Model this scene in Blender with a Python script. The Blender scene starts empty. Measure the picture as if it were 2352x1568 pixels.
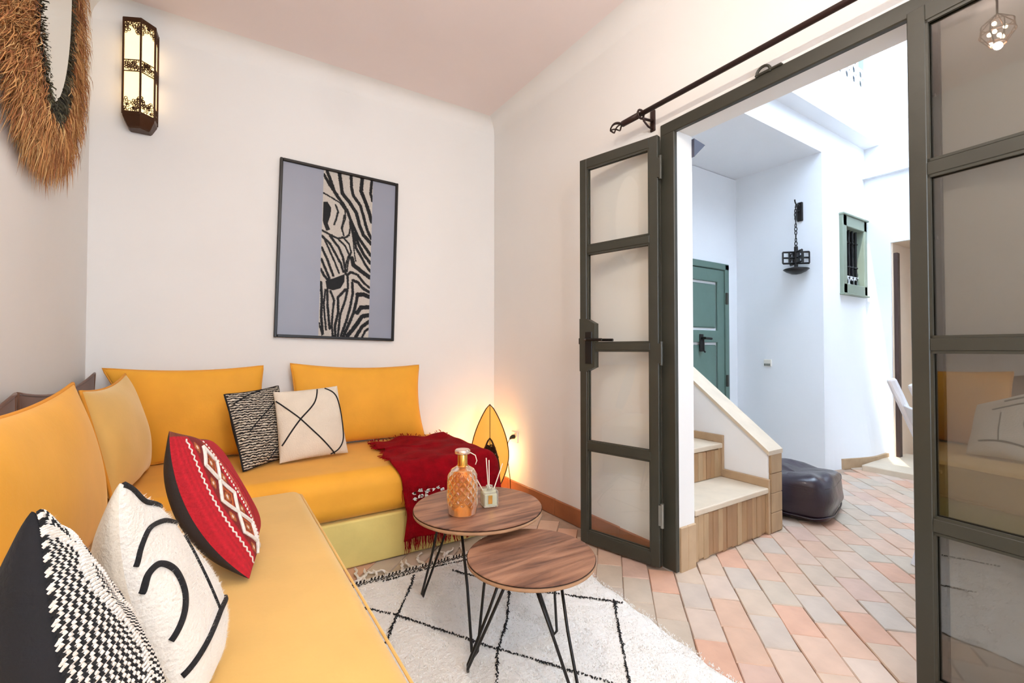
import bpy, bmesh, math, random
import numpy as np
from mathutils import Vector, Matrix
random.seed(7); rng = np.random.default_rng(7)
PI = math.pi
sc = bpy.context.scene
COL = sc.collection

# ------------------------------------------------------------------ camera, sky, sun, exposure
cam_d = bpy.data.cameras.new('camera'); cam = bpy.data.objects.new('camera', cam_d); COL.objects.link(cam)
cam_d.sensor_width = 36.0; cam_d.lens = 1045.0/2352*36; cam_d.clip_start = .02
cam.location = (0, 0, 1.10); cam.rotation_euler = (math.radians(91.0), 0, math.radians(-32.9))
sc.camera = cam
w = bpy.data.worlds.new('sky'); sc.world = w; w.use_nodes = True
w.node_tree.nodes['Background'].inputs[0].default_value = (.65, .81, 1.0, 1)
w.node_tree.nodes['Background'].inputs[1].default_value = 11.5
sd = bpy.data.lights.new('sun', 'SUN'); so = bpy.data.objects.new('sun', sd); COL.objects.link(so)
sd.energy = 4.0; sd.angle = math.radians(.15); sd.color = (1, .96, .88)
SUN = Vector((.55, .2, -1.0)).normalized()
so.rotation_euler = SUN.to_track_quat('-Z', 'Y').to_euler(); so.location = (2.5, .5, 11)
sc.view_settings.view_transform = 'Standard'; sc.view_settings.look = 'None'
sc.view_settings.gamma = 1; sc.view_settings.use_curve_mapping = False
sc.view_settings.exposure = 0.25
PENDANT_W, SCONCE_E, LAMP_W = 24, 1.25, 4.2

# ------------------------------------------------------------------ materials
def S(r, g, b):
    f = lambda c: (c/255/12.92 if c/255 <= .04045 else ((c/255+.055)/1.055)**2.4)
    return (f(r), f(g), f(b))
def mat(name, col, rough=.6, metal=0, noise=None, bump=None, sheen=0, sheen_tint=(1, 1, 1), coat=0, emit=None, attr=None, scale=(1, 1, 1), spec=.5, uv=False):
    m = bpy.data.materials.new(name); m.use_nodes = True; N = m.node_tree.nodes; L = m.node_tree.links
    b = N['Principled BSDF']; I = b.inputs
    I['Base Color'].default_value = (*col, 1); I['Roughness'].default_value = rough; I['Metallic'].default_value = metal
    I['Specular IOR Level'].default_value = spec
    if sheen: I['Sheen Weight'].default_value = sheen; I['Sheen Roughness'].default_value = .4; I['Sheen Tint'].default_value = (*sheen_tint, 1)
    if coat: I['Coat Weight'].default_value = coat; I['Coat Roughness'].default_value = .1
    if emit: I['Emission Color'].default_value = (*emit[0], 1); I['Emission Strength'].default_value = emit[1]
    tc = N.new('ShaderNodeTexCoord'); mp = N.new('ShaderNodeMapping'); mp.inputs['Scale'].default_value = scale
    L.new(tc.outputs['UV' if uv else 'Object'], mp.inputs['Vector'])
    m['_'] = 0
    src = None
    if attr:
        a = N.new('ShaderNodeAttribute'); a.attribute_name = attr; src = a.outputs['Color']; L.new(src, I['Base Color'])
    if noise:   # (scale, amount, detail) or with second colour
        n = N.new('ShaderNodeTexNoise'); n.inputs['Scale'].default_value = noise[0]; n.inputs['Detail'].default_value = 5
        L.new(mp.outputs['Vector'], n.inputs['Vector'])
        mr = N.new('ShaderNodeMapRange'); mr.inputs['From Min'].default_value = .3; mr.inputs['From Max'].default_value = .7
        L.new(n.outputs['Fac'], mr.inputs['Value'])
        mx = N.new('ShaderNodeMix'); mx.data_type = 'RGBA'; L.new(mr.outputs['Result'], mx.inputs['Factor'])
        c2 = noise[2] if len(noise) > 2 else tuple(c*(1-noise[1]) for c in col)
        mx.inputs['A'].default_value = (*col, 1); mx.inputs['B'].default_value = (*c2, 1)
        if attr: mx.blend_type = 'MULTIPLY'; L.new(src, mx.inputs['A']); mx.inputs['B'].default_value = (1-noise[1],)*3+(1,)
        L.new(mx.outputs['Result'], I['Base Color'])
    if bump:
        n2 = N.new('ShaderNodeTexNoise'); n2.inputs['Scale'].default_value = bump[0]; n2.inputs['Detail'].default_value = 4
        L.new(mp.outputs['Vector'], n2.inputs['Vector'])
        bp = N.new('ShaderNodeBump'); bp.inputs['Strength'].default_value = bump[1]; bp.inputs['Distance'].default_value = .01
        L.new(n2.outputs['Fac'], bp.inputs['Height']); L.new(bp.outputs['Normal'], I['Normal'])
    return m
def glass_mat(name, tint=(1, 1, 1), ior=1.5, rough=0.0):
    m = bpy.data.materials.new(name); m.use_nodes = True; N = m.node_tree.nodes; L = m.node_tree.links; N.remove(N['Principled BSDF'])
    o = N['Material Output']; f = N.new('ShaderNodeFresnel'); ge = N.new('ShaderNodeNewGeometry'); mi = N.new('ShaderNodeMapRange')   # same reflectance from both faces of a thin pane
    mi.inputs['To Min'].default_value = ior; mi.inputs['To Max'].default_value = 1/ior; L.new(ge.outputs['Backfacing'], mi.inputs['Value']); L.new(mi.outputs['Result'], f.inputs['IOR'])
    t = N.new('ShaderNodeBsdfTransparent'); t.inputs[0].default_value = (*tint, 1)
    g = N.new('ShaderNodeBsdfGlossy'); g.inputs['Roughness'].default_value = rough
    x = N.new('ShaderNodeMixShader'); L.new(f.outputs[0], x.inputs[0]); L.new(t.outputs[0], x.inputs[1]); L.new(g.outputs[0], x.inputs[2])
    L.new(x.outputs[0], o.inputs['Surface']); return m

M = {}
M['plaster'] = mat('plaster', (.81, .785, .75), .75, noise=(1.3, .04), bump=(9, .10), spec=.3)
M['ceiling'] = mat('ceiling_plaster', (.87, .765, .73), .8, noise=(1.1, .05), bump=(7, .12), spec=.2)
M['white'] = mat('courtyard_plaster', (.88, .885, .90), .75, noise=(1.6, .03), bump=(10, .10), spec=.3)
M['beige'] = mat('doorway_plaster', S(226, 203, 178), .8, noise=(3, .06), bump=(10, .1))
M['iron'] = mat('painted_iron', S(56, 55, 46), .42, bump=(40, .06), noise=(8, .15))
M['black'] = mat('black_metal', S(24, 21, 20), .4, metal=.3)
M['rod'] = mat('wrought_iron', S(48, 30, 26), .45, metal=.4, bump=(60, .15))
M['glass'] = glass_mat('clear_glass', (.985, .99, .98), 1.45); M['dimglass'] = glass_mat('shade_tinted_glass', (.66, .645, .62), 2.1)  # right leaf's dimness is put into its tint, with reflections strengthened
M['dark_glass'] = mat('dark_glass', S(22, 25, 32), .2, spec=.15)
M['mortar'] = mat('mortar', S(176, 150, 130), .9, noise=(20, .2), bump=(60, .3))
TILE = [S(186, 150, 126), S(188, 156, 134), S(182, 158, 136), S(178, 160, 140), S(172, 160, 142), S(190, 142, 116), S(188, 162, 142), S(182, 150, 134), S(184, 166, 150), S(172, 161, 148)]
_mt = [sum(c[i] for c in TILE)/10 for i in range(3)]; TILE = [tuple((c[i]*.7+_mt[i]*.3)*1.30 for i in range(3)) for c in TILE]
M['tiles'] = [mat('terracotta_tile', c, .55, noise=(9, .16), bump=(35, .22)) for c in TILE]
M['baseboard'] = mat('terracotta_skirting', S(168, 104, 66), .5, noise=(6, .3), bump=(25, .15))
M['skirt'] = mat('beige_skirting', S(190, 160, 126), .6, noise=(8, .18), bump=(25, .2))
M['riser'] = [mat('riser_tile', c, .55, noise=(14, .22), bump=(40, .25), scale=(1, 1, .3)) for c in (S(172, 134, 94), S(182, 144, 104), S(162, 124, 88), S(186, 154, 116))]
M['tread'] = mat('tread_stone', S(212, 194, 170), .5, noise=(9, .12), bump=(30, .15))
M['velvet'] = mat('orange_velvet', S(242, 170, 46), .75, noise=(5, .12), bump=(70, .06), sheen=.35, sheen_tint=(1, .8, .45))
M['velvet_daylit'] = mat('daylit_velvet', S(232, 186, 104), .75, noise=(4, .12), bump=(70, .06), sheen=.5, sheen_tint=(1, .88, .6))  # the orange velvet with daylight mixed into a paler colour
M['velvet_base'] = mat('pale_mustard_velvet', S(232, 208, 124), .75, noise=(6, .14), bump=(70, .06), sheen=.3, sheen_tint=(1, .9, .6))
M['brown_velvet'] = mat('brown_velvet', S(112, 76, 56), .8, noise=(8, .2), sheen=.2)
M['piping'] = mat('velvet_piping', S(226, 152, 46), .8)
M['cream'] = mat('cream_wool', S(232, 224, 212), .95, noise=(30, .06), bump=(120, .5), sheen=.3)
M['cream2'] = mat('cream_linen', S(226, 212, 192), .9, noise=(12, .08), bump=(140, .3))
M['yarn'] = mat('black_yarn', S(26, 25, 27), .95, bump=(150, .5))
M['whiteyarn'] = mat('white_yarn', S(228, 220, 210), .95, bump=(150, .5))
M['navycloth'] = mat('black_cloth', S(20, 19, 24), .9, noise=(20, .2), bump=(140, .2))
M['darkcloth'] = mat('dark_brown_cloth', S(44, 36, 34), .9, noise=(14, .2), bump=(120, .2))
M['kilim'] = mat('kilim_weave', (1, 1, 1), .9, attr='paint', noise=(120, .25), bump=(160, .4))
M['print'] = mat('zebra_print', (1, 1, 1), .5, attr='paint', noise=(160, .18), spec=.15)
M['throw'] = mat('crimson_wool', S(146, 0, 16), .95, spec=.15, noise=(18, .35), bump=(90, .5), sheen=.04, sheen_tint=(1, .1, .15))
M['sequin'] = mat('sequin', S(236, 226, 220), .2, metal=.6)
M['rug'] = mat('rug_wool', S(236, 232, 226), .98, noise=(14, .05), bump=(60, .9), sheen=.4)
M['gold'] = mat('gold_metal', S(232, 180, 90), .18, metal=1)
M['rose'] = mat('rose_metal', S(244, 222, 206), .2, metal=.9)
M['reed'] = mat('reed', S(240, 226, 204), .8)
M['leather'] = mat('aubergine_leather', S(38, 20, 36), .34, noise=(7, .3), bump=(11, .6), coat=.3)
M['greendoor'] = mat('sage_paint', S(96, 122, 112), .5, noise=(8, .08), bump=(30, .08))
M['greenwin'] = mat('grey_green_paint', S(140, 150, 132), .5, noise=(8, .08))
M['teal'] = mat('pale_teal_paint', S(150, 178, 178), .5)
M['whitepaint'] = mat('white_paint', S(236, 238, 244), .35, coat=.2)
M['plastic'] = mat('white_plastic', S(232, 226, 214), .35)
M['steel'] = mat('hinge_steel', S(150, 150, 144), .35, metal=.8)
M['mirror'] = mat('mirror_glass', (.86, .84, .76), .03, metal=1)
M['raffia'] = [mat('raffia', c, .85, noise=(60, .2)) for c in (S(206, 150, 92), S(180, 116, 70), S(220, 178, 120), S(140, 84, 54))]
M['raffia_dark'] = [mat('dark_raffia', c, .85) for c in (S(66, 62, 48), S(48, 44, 36), S(92, 86, 62))]
M['bronze'] = mat('bronze_metal', S(74, 48, 32), .4, metal=.7, bump=(60, .2))
M['sconce_glass'] = mat('lit_frosted_glass', (.9, .8, .6), .5, emit=((1, .68, .30), SCONCE_E))
M['parchment'] = mat('lit_parchment', S(230, 160, 62), .7, emit=((1, .50, .08), .40), noise=(9, .12))
M['glow'] = mat('lamp_glow', (1, .9, .7), .6, emit=((1, .80, .48), 1.5))
M['bulb'] = mat('bulb', (1, 1, 1), .3, emit=((1, .84, .6), 22))
def amber():
    m = mat('amber_glass', S(250, 190, 112), .08, noise=(14, .3, S(226, 140, 66))); b = m.node_tree.nodes['Principled BSDF']
    b.inputs['Transmission Weight'].default_value = .82; b.inputs['IOR'].default_value = 1.35; b.inputs['Emission Color'].default_value = (0, 0, 0, 1); return m
M['amber'] = amber()
def clearbottle():
    m = mat('thick_glass', (.95, .97, .9), .02); m.node_tree.nodes['Principled BSDF'].inputs['Transmission Weight'].default_value = .85; return m
M['bottle'] = clearbottle()
M['liquid'] = mat('pale_liquid', S(246, 244, 206), .1)
def wood():
    m = mat('weathered_wood', (1, 1, 1), .42, bump=(30, .12), scale=(2.2, 16, 16)); N = m.node_tree.nodes; L = m.node_tree.links
    mp = [n for n in N if n.type == 'MAPPING'][0]
    n = N.new('ShaderNodeTexNoise'); n.inputs['Scale'].default_value = 1.6; n.inputs['Detail'].default_value = 8; n.inputs['Distortion'].default_value = .6
    L.new(mp.outputs['Vector'], n.inputs['Vector'])
    r = N.new('ShaderNodeValToRGB'); L.new(n.outputs['Fac'], r.inputs['Fac']); e = r.color_ramp.elements
    e[0].position = .3; e[0].color = (*S(80, 52, 42), 1); e[1].position = .68; e[1].color = (*S(170, 124, 96), 1)
    k = e.new(.48); k.color = (*S(136, 94, 72), 1); L.new(r.outputs[0], N['Principled BSDF'].inputs['Base Color']); return m
M['wood'] = wood(); M['woodedge'] = mat('table_edge', S(176, 132, 96), .6, noise=(20, .25))
def woven():
    m = mat('woven_black_white', (1, 1, 1), .95); N = m.node_tree.nodes; L = m.node_tree.links; b = N['Principled BSDF']
    tc = [n for n in N if n.type == 'TEX_COORD'][0]; mp = N.new('ShaderNodeMapping'); mp.inputs['Rotation'].default_value = (0, 0, .12); L.new(tc.outputs['UV'], mp.inputs[0])
    wv = N.new('ShaderNodeTexWave'); wv.bands_direction = 'Y'; wv.inputs['Scale'].default_value = 9.5; wv.inputs['Distortion'].default_value = 5; wv.inputs['Detail'].default_value = 3; wv.inputs['Detail Scale'].default_value = 2.2
    L.new(mp.outputs[0], wv.inputs['Vector'])
    r = N.new('ShaderNodeValToRGB'); L.new(wv.outputs['Fac'], r.inputs[0]); e = r.color_ramp.elements
    e[0].position = .42; e[0].color = (*S(30, 27, 26), 1); e[1].position = .6; e[1].color = (*S(212, 200, 182), 1); L.new(r.outputs[0], b.inputs['Base Color'])
    bp = N.new('ShaderNodeBump'); bp.inputs['Strength'].default_value = .8; bp.inputs['Distance'].default_value = .008; L.new(wv.outputs['Fac'], bp.inputs['Height']); L.new(bp.outputs[0], b.inputs['Normal']); return m
M['woven'] = woven()

# ------------------------------------------------------------------ mesh helpers
class MB:
    def __init__(s): s.v = []; s.f = []; s.m = []; s.uv = None
    def add(s, vs, fs, mi=0):
        o = len(s.v); s.v += [tuple(p) for p in vs]; s.f += [tuple(i+o for i in f) for f in fs]; s.m += [mi]*len(fs); return s
    def box(s, a, b, mi=0, mtx=None):
        (x0, y0, z0), (x1, y1, z1) = a, b
        v = [Vector(p) for p in ((x0,y0,z0),(x1,y0,z0),(x1,y1,z0),(x0,y1,z0),(x0,y0,z1),(x1,y0,z1),(x1,y1,z1),(x0,y1,z1))]
        if mtx is not None: v = [mtx @ p for p in v]
        return s.add(v, [(0,3,2,1),(4,5,6,7),(0,1,5,4),(1,2,6,5),(2,3,7,6),(3,0,4,7)], mi)
    def bbox(s, a, b, r=.01, seg=2, mi=0, mtx=None):
        bm = bmesh.new(); bmesh.ops.create_cube(bm, size=1)
        for v in bm.verts: v.co = Vector([(a[i]+b[i])/2+v.co[i]*(b[i]-a[i]) for i in range(3)])
        bmesh.ops.bevel(bm, geom=bm.edges[:], offset=r, segments=seg, affect='EDGES', profile=.5)
        if mtx is not None: bmesh.ops.transform(bm, matrix=mtx, verts=bm.verts)
        bm.verts.index_update(); s.add([v.co.copy() for v in bm.verts], [[v.index for v in f.verts] for f in bm.faces], mi); bm.free(); return s
    def tube(s, path, r, n=8, mi=0, closed=False, cap=True):
        P = [Vector(p) for p in path]; k = len(P); R = r if hasattr(r, '__len__') else [r]*k; vs = []; up = None
        for i in range(k):
            t = (P[(i+1) % k]-P[i-1]) if closed else (P[min(i+1, k-1)]-P[max(i-1, 0)])
            t = t.normalized() if t.length > 1e-9 else Vector((0, 0, 1))
            if up is None: up = Vector((0, 0, 1)) if abs(t.z) < .9 else Vector((1, 0, 0))
            u = (up - t*up.dot(t)); u = u.normalized() if u.length > 1e-6 else t.orthogonal().normalized()
            up = u; q = t.cross(u)
            vs += [P[i]+(u*math.cos(2*PI*j/n)+q*math.sin(2*PI*j/n))*R[i] for j in range(n)]
        fs = [(i*n+j, i*n+(j+1) % n, ((i+1) % k)*n+(j+1) % n, ((i+1) % k)*n+j) for i in range(k if closed else k-1) for j in range(n)]
        if cap and not closed: fs += [tuple(reversed(range(n))), tuple(range((k-1)*n, k*n))]
        return s.add(vs, fs, mi)
    def lathe(s, prof, n=32, c=(0, 0, 0), mi=0):
        vs = []; k = len(prof)
        for r, z in prof: vs += [(c[0]+r*math.cos(2*PI*j/n), c[1]+r*math.sin(2*PI*j/n), c[2]+z) for j in range(n)]
        fs = [(i*n+j, i*n+(j+1) % n, (i+1)*n+(j+1) % n, (i+1)*n+j) for i in range(k-1) for j in range(n)]
        fs += [tuple(reversed(range(n))), tuple(range((k-1)*n, k*n))]
        return s.add(vs, fs, mi)
    def prism(s, poly, fn, t0, t1, mi=0):   # poly of (a,b); fn(a,b,t) -> point
        n = len(poly); vs = [fn(a, b, t0) for a, b in poly]+[fn(a, b, t1) for a, b in poly]
        return s.add(vs, [tuple(range(n)), tuple(reversed(range(n, 2*n)))]+[(i, (i+1) % n, n+(i+1) % n, n+i) for i in range(n)], mi)
    def grid(s, P, mi=0, flip=False):       # P[i][j]
        a, b = len(P), len(P[0]); f = [(i*b+j, (i+1)*b+j, (i+1)*b+j+1, i*b+j+1) for i in range(a-1) for j in range(b-1)]
        return s.add([p for r in P for p in r], [t[::-1] for t in f] if flip else f, mi)
WM = {}   # world matrices of roots
def thing(name, label, cat, loc=(0, 0, 0), rotz=0, group=None, kind=None):
    o = bpy.data.objects.new(name, None); COL.objects.link(o); o.location = loc; o.rotation_euler = (0, 0, rotz); o.empty_display_size = .1
    WM[o.name] = Matrix.Translation(loc) @ Matrix.Rotation(rotz, 4, 'Z'); return tag(o, label, cat, group, kind)
def tag(o, label=None, cat=None, group=None, kind=None):
    if label: o['label'] = label
    if cat: o['category'] = cat
    if group: o['group'] = group
    if kind: o['kind'] = kind
    return o
def make_mesh(name, mb, mats, smooth=False, recalc=True):
    me = bpy.data.meshes.new(name); me.from_pydata([tuple(p) for p in mb.v], [], mb.f)
    for x in (mats if isinstance(mats, (list, tuple)) else [mats]): me.materials.append(x)
    me.polygons.foreach_set('material_index', mb.m)
    if recalc:
        bm = bmesh.new(); bm.from_mesh(me); bmesh.ops.recalc_face_normals(bm, faces=bm.faces[:]); bm.to_mesh(me); bm.free()
    if smooth: me.polygons.foreach_set('use_smooth', [True]*len(me.polygons))
    me.update(); return me
def obj(name, mb, mats, parent=None, smooth=False, world=False, wn=False, kind=None, label=None, recalc=True):
    if world and parent is not None:
        p = parent
        while p.parent is not None: p = p.parent
        if p.name in WM:
            inv = WM[p.name].inverted(); mb.v = [tuple(inv @ Vector(q)) for q in mb.v]
    me = make_mesh(name, mb, mats, smooth or wn, recalc)
    o = bpy.data.objects.new(name, me); COL.objects.link(o)
    if parent is not None: o.parent = parent
    if wn: md = o.modifiers.new('wn', 'WEIGHTED_NORMAL'); md.weight = 80
    tag(o, label, None, None, kind); return o
def struct(name, mb, m, label=None, cat=None, parent=None, **k):
    o = obj(name, mb, m, parent, **k)
    if parent is None: tag(o, label, cat, None, 'structure')
    return o
def lerp(a, b, t): return a+(b-a)*t

# ------------------------------------------------------------------ room shell
XB, YA, XC, YF, ZC = 1.914, 3.23, -.583, -1.8, 2.97
XO = 2.05                                  # courtyard side of the door wall
Y0, Y1, ZD = .528, 1.456, 2.20             # door opening
struct('wall_back', MB().box((XC-.2, YA, -.1), (XO, YA+.2, ZC+.1)), M['plaster'], 'white plaster wall behind the sofa with picture and sconce', 'wall')
struct('wall_left', MB().box((XC-.2, YF-.2, -.1), (XC, YA, ZC+.1)), M['plaster'], 'white plaster wall behind the fringed mirror', 'wall')
struct('wall_front', MB().box((XC-.2, YF-.2, -.1), (-.1, YF, ZC+.1)).box((1.0, YF-.2, -.1), (XO, YF, ZC+.1)).box((-.1, YF-.2, -.1), (1.0, YF, .9)).box((-.1, YF-.2, 2.4), (1.0, YF, ZC+.1)), M['plaster'], 'white plaster wall behind the camera with an added window opening for daylight fill', 'wall')  # unseen window opening added so daylight fills the room
b = MB(); b.box((XB, Y1, -.1), (XO, YA, ZC+.1)); b.box((XB, YF, -.1), (XO, -1.7, ZC+.1)); b.box((XB, -.3, -.1), (XO, Y0, ZC+.1)); b.box((XB, -1.7, 2.4), (XO, -.3, ZC+.1)); b.box((XB, Y0, ZD), (XO, Y1, ZC+.1))  # includes an unseen opening added behind the camera to daylight the left wall
wr = struct('wall_right', b, M['plaster'], 'white plaster wall with the open doorway to the courtyard', 'wall')
# ceiling with softly rounded edges
b = MB(); b.box((XC-.2, YF-.9, ZC), (XO, YA+.2, ZC+.25))  # runs past the front wall as an added eave against the sun
struct('ceiling', b, M['ceiling'], 'pinkish white plaster ceiling of the room', 'ceiling')
def cove(p, q, nin, r=.10, n=6):           # quarter-round fillet under the ceiling along an edge
    P = []
    for e in (p, q):
        row = []
        for i in range(n+1):
            a = PI/2*i/n; d = r*(1-math.sin(a)); h = r*(1-math.cos(a))
            row.append(Vector((e[0]+nin[0]*d, e[1]+nin[1]*d, ZC-h)))
        P.append(row)
    return P
b = MB()
b.grid(cove((XC, YA, 0), (XB, YA, 0), (0, -1))); b.grid(cove((XB, YA, 0), (XB, YF, 0), (-1, 0))); b.grid(cove((XC, YF, 0), (XC, YA, 0), (1, 0)))
struct('trim_1', b, M['plaster'], 'rounded plaster join between the walls and the ceiling', 'moulding', smooth=True, recalc=False)
b = MB().tube([(XB-.001, 2.62, 2.90), (XB-.001, 2.2, 2.895), (XB-.001, 1.6, 2.91), (XB-.001, 1.0, 2.92)], .0016, 5)
obj('plaster_crack', b, mat('hairline_crack', S(150, 124, 108), .9), wr)

# ------------------------------------------------------------------ floor of terracotta tiles
F_ = 1045.; yaw = math.radians(32.9); pit = math.radians(1)
ca = Vector((math.sin(yaw)*math.cos(pit), math.cos(yaw)*math.cos(pit), math.sin(pit))); cr = Vector((math.cos(yaw), -math.sin(yaw), 0)); cu = cr.cross(ca)
def seen(p):                               # where a point of the floor falls in the frame (to choose which tiles become parts)
    q = Vector(p)-Vector((0, 0, 1.1)); z = q.dot(ca)
    return None if z < .2 else (1176+F_*q.dot(cr)/z, 784-F_*q.dot(cu)/z)
VIS = [(1175, 1100), (1330, 1185), (1540, 1310), (1600, 1300), (1800, 1215), (1960, 1130), (1900, 1090), (2000, 1050), (2120, 1060), (2125, 1600), (1660, 1600), (1320, 1320), (1230, 1200)]
def inside(p, poly):
    x, y = p; r = False
    for i in range(len(poly)):
        (x1, y1), (x2, y2) = poly[i-1], poly[i]
        if (y1 > y) != (y2 > y) and x < (x2-x1)*(y-y1)/(y2-y1)+x1: r = not r
    return r
floor = struct('floor', MB().box((XC-.2, YF-.2, -.2), (6.2, 3.4, -.012)), M['mortar'], 'worn terracotta tile floor of room and courtyard', 'floor')
TL, TW = .215, .125
def tile_mesh(k):
    b = MB(); j = lambda a: random.uniform(-a, a); o = .003
    x, y = TL/2-.0014, TW/2-.0014; c = [(-x+j(.0025), -y+j(.0025)), (x+j(.0025), -y+j(.0025)), (x+j(.0025), y+j(.0025)), (-x+j(.0025), y+j(.0025))]
    vs = [(px, py, -.02) for px, py in c]+[(px, py, -.004) for px, py in c]+[(px-math.copysign(o, px), py-math.copysign(o, py), 0) for px, py in c]
    fs = [(8, 9, 10, 11)]+[(a+i, a+(i+1) % 4, a+4+(i+1) % 4, a+4+i) for a in (0, 4) for i in range(4)]
    b.add(vs, fs); return b
tile_mbs = [tile_mesh(k) for k in range(20)]
tile_mes = [make_mesh('tile', tile_mbs[k], M['tiles'][k % 10]) for k in range(20)]
cand = []; rest = MB(); ang = math.radians(45)
for i in range(-32, 60):
    for j in range(-50, 80):
        u = (i+(.5 if j % 2 else 0))*TL; v = j*TW
        x = u*math.cos(ang)-v*math.sin(ang)+.3; y = u*math.sin(ang)+v*math.cos(ang)-.4
        room = XC+.05 < x < XO and YF < y < YA-.05; court = XO <= x < 5.5 and -1.4 < y < 1.86
        if not (room or court): continue
        if not (Y0-.05 < y < Y1+.05) and XB-.06 < x < XO+.06: continue
        s = seen((x, y, 0)); ok = s is not None and s[1] < 1590 and inside(s, VIS)
        cand.append((0 if ok else 1, (x*x+y*y), x, y))
cand.sort(); cnt = 0
for bad, d, x, y in cand:
    k = random.choices(range(20))[0]; rz = ang+random.uniform(-.012, .012); dz = random.uniform(-.0035, 0)
    m4 = Matrix.Translation((x, y, dz)) @ Matrix.Rotation(rz, 4, 'Z') @ Matrix.Rotation(random.uniform(-.008, .008), 4, 'X') @ Matrix.Rotation(random.uniform(-.006, .006), 4, 'Y')
    if not bad and cnt < 298:
        o = bpy.data.objects.new('tile', tile_mes[k]); COL.objects.link(o); o.parent = floor; o.matrix_local = m4; cnt += 1
    else:
        rest.add([m4 @ Vector(p) for p in tile_mbs[k].v], tile_mbs[k].f, k % 10)
obj('floor_tiles', rest, M['tiles'], floor, kind='stuff')
# skirtings
b = MB()
y = Y1+.09
while y < YA-.01:
    y2 = min(y+.29, YA); b.bbox((XB-.014-random.uniform(0, .003), y+.001, -.01), (XB+.01, y2-.001, .10+random.uniform(-.003, .003)), .003, 1); y = y2
struct('baseboard_right', b, M['baseboard'], 'brown terracotta skirting along the door wall', 'skirting')
b = MB(); b.box((XC, YA-.012, -.01), (XB, YA+.01, .10)); struct('baseboard_back', b, M['baseboard'], 'brown terracotta skirting along the sofa wall', 'skirting')
b = MB()
for x0, x1 in ((XB+.016, 1.985), (1.986, XO)): b.bbox((x0, Y1-.012, -.01), (x1, Y1+.01, .217), .003, 1)
struct('baseboard_reveal', b, M['skirt'], 'beige tiled skirting at the foot of the doorway reveal', 'skirting')

# ------------------------------------------------------------------ steel door frame and the two glazed leaves
fr = thing('trim_2', 'dark steel frame around the courtyard doorway', 'door frame', (XB, Y1, 0), kind='structure')
obj('jamb', MB().bbox((XB-.012, Y1-.004, 0), (XB+.014, Y1+.082, 2.245), .004, 1), M['iron'], fr, world=True)
obj('jamb', MB().bbox((XB-.012, Y0-.07, 0), (XB+.014, Y0+.004, 2.245), .004, 1), M['iron'], fr, world=True)
obj('head', MB().bbox((XB-.014, Y0-.07, 2.19), (XB+.014, Y1+.08, 2.25), .004, 1), M['iron'], fr, world=True)
b = MB().tube([(XB-.018, 1.005+.028*math.cos(t), 2.252+.026*math.sin(t)) for t in np.linspace(-.3, PI+.3, 12)], .006, 6); b.bbox((XB-.024, .93, 2.246), (XB-.006, 1.04, 2.256), .003, 1)
obj('eyelet', b, M['iron'], fr, world=True)
def leaf(name, label, hinge, rz, side, gm='glass'):
    t = thing(name, label, 'door', (hinge[0], hinge[1], 0), rz, kind='structure'); Wd, Ht, T = .475, 2.19, .034
    a0, a1 = -T/2, T/2
    obj('stile', MB().bbox((0, a0, .008), (.048, a1, Ht), .003, 1), M['iron'], t)
    obj('stile', MB().bbox((Wd-.046, a0, .008), (Wd, a1, Ht), .003, 1), M['iron'], t)
    rails = [(.008, .075), (.535, .578), (1.095, 1.135), (1.645, 1.688), (Ht-.055, Ht)]
    for z0, z1 in rails: obj('rail', MB().bbox((.046, a0, z0), (Wd-.044, a1, z1), .003, 1), M['iron'], t)
    for k in range(4):
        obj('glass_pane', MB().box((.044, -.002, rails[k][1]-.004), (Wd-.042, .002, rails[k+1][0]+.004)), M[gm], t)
        bd = MB(); z0, z1 = rails[k][1], rails[k+1][0]
        for q in (-1, 1):
            y_ = q*.010; bd.box((.046, y_-.005, z0), (.054, y_+.005, z1)); bd.box((Wd-.054, y_-.005, z0), (Wd-.046, y_+.005, z1)); bd.box((.046, y_-.005, z0), (Wd-.046, y_+.005, z0+.008)); bd.box((.046, y_-.005, z1-.008), (Wd-.046, y_+.005, z1))
        obj('glazing_bead', bd, M['iron'], t)
    for z in ((.27, 1.08, 2.02) if gm == 'glass' else ()):
        h = MB().tube([(-.012, side*.012, z-.06), (-.012, side*.012, z+.06)], .009, 10); h.box((-.01, side*.004, z-.05), (.004, side*.02, z+.05))
        obj('hinge', h, M['iron'] if z > .5 else M['steel'], t)
    return t, Wd
l1, Wd = leaf('door_1', 'narrow steel glazed door leaf folded back against the sofa end of the wall', (1.878, 1.525), math.atan2(.970, -.242), 1)
s = 1  # room side of leaf 1 is local +y (towards -x world)
lk = [(Wd-.044, .975), (Wd-.10, 1.00), (Wd-.10, 1.245), (Wd-.044, 1.275)]
for q, nm in ((1, 'lock_case'),):
    b = MB().prism(lk+[(Wd, 1.275), (Wd, .975)], lambda a_, b_, t_: Vector((a_, t_, b_)), -.021, .021); obj(nm, b, M['iron'], l1)
b = MB()
for q in (1, -1):
    b.tube([(Wd-.062, q*.02, 1.155), (Wd-.062, q*.055, 1.155), (Wd-.075, q*.06, 1.155), (Wd-.17, q*.058, 1.153)], .008, 8)
    b.bbox((Wd-.085, min(q*.02, q*.026), 1.02), (Wd-.04, max(q*.02, q*.026), 1.2), .002, 1)
b.bbox((Wd-.004, -.008, 1.13), (Wd+.016, .008, 1.165), .002, 1)
obj('handle', b, M['black'], l1)
l2, _ = leaf('door_2', 'large near steel glazed door leaf at the right edge with room reflections', (1.884, .528), math.atan2(-.994, -.108), 1, 'dimglass')
for zz in (.72, 1.45, 1.9):
    obj('hinge_pin', MB().tube([(.052, .012, zz), (.06, .012, zz)], .006, 8), M['iron'], l2)

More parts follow.
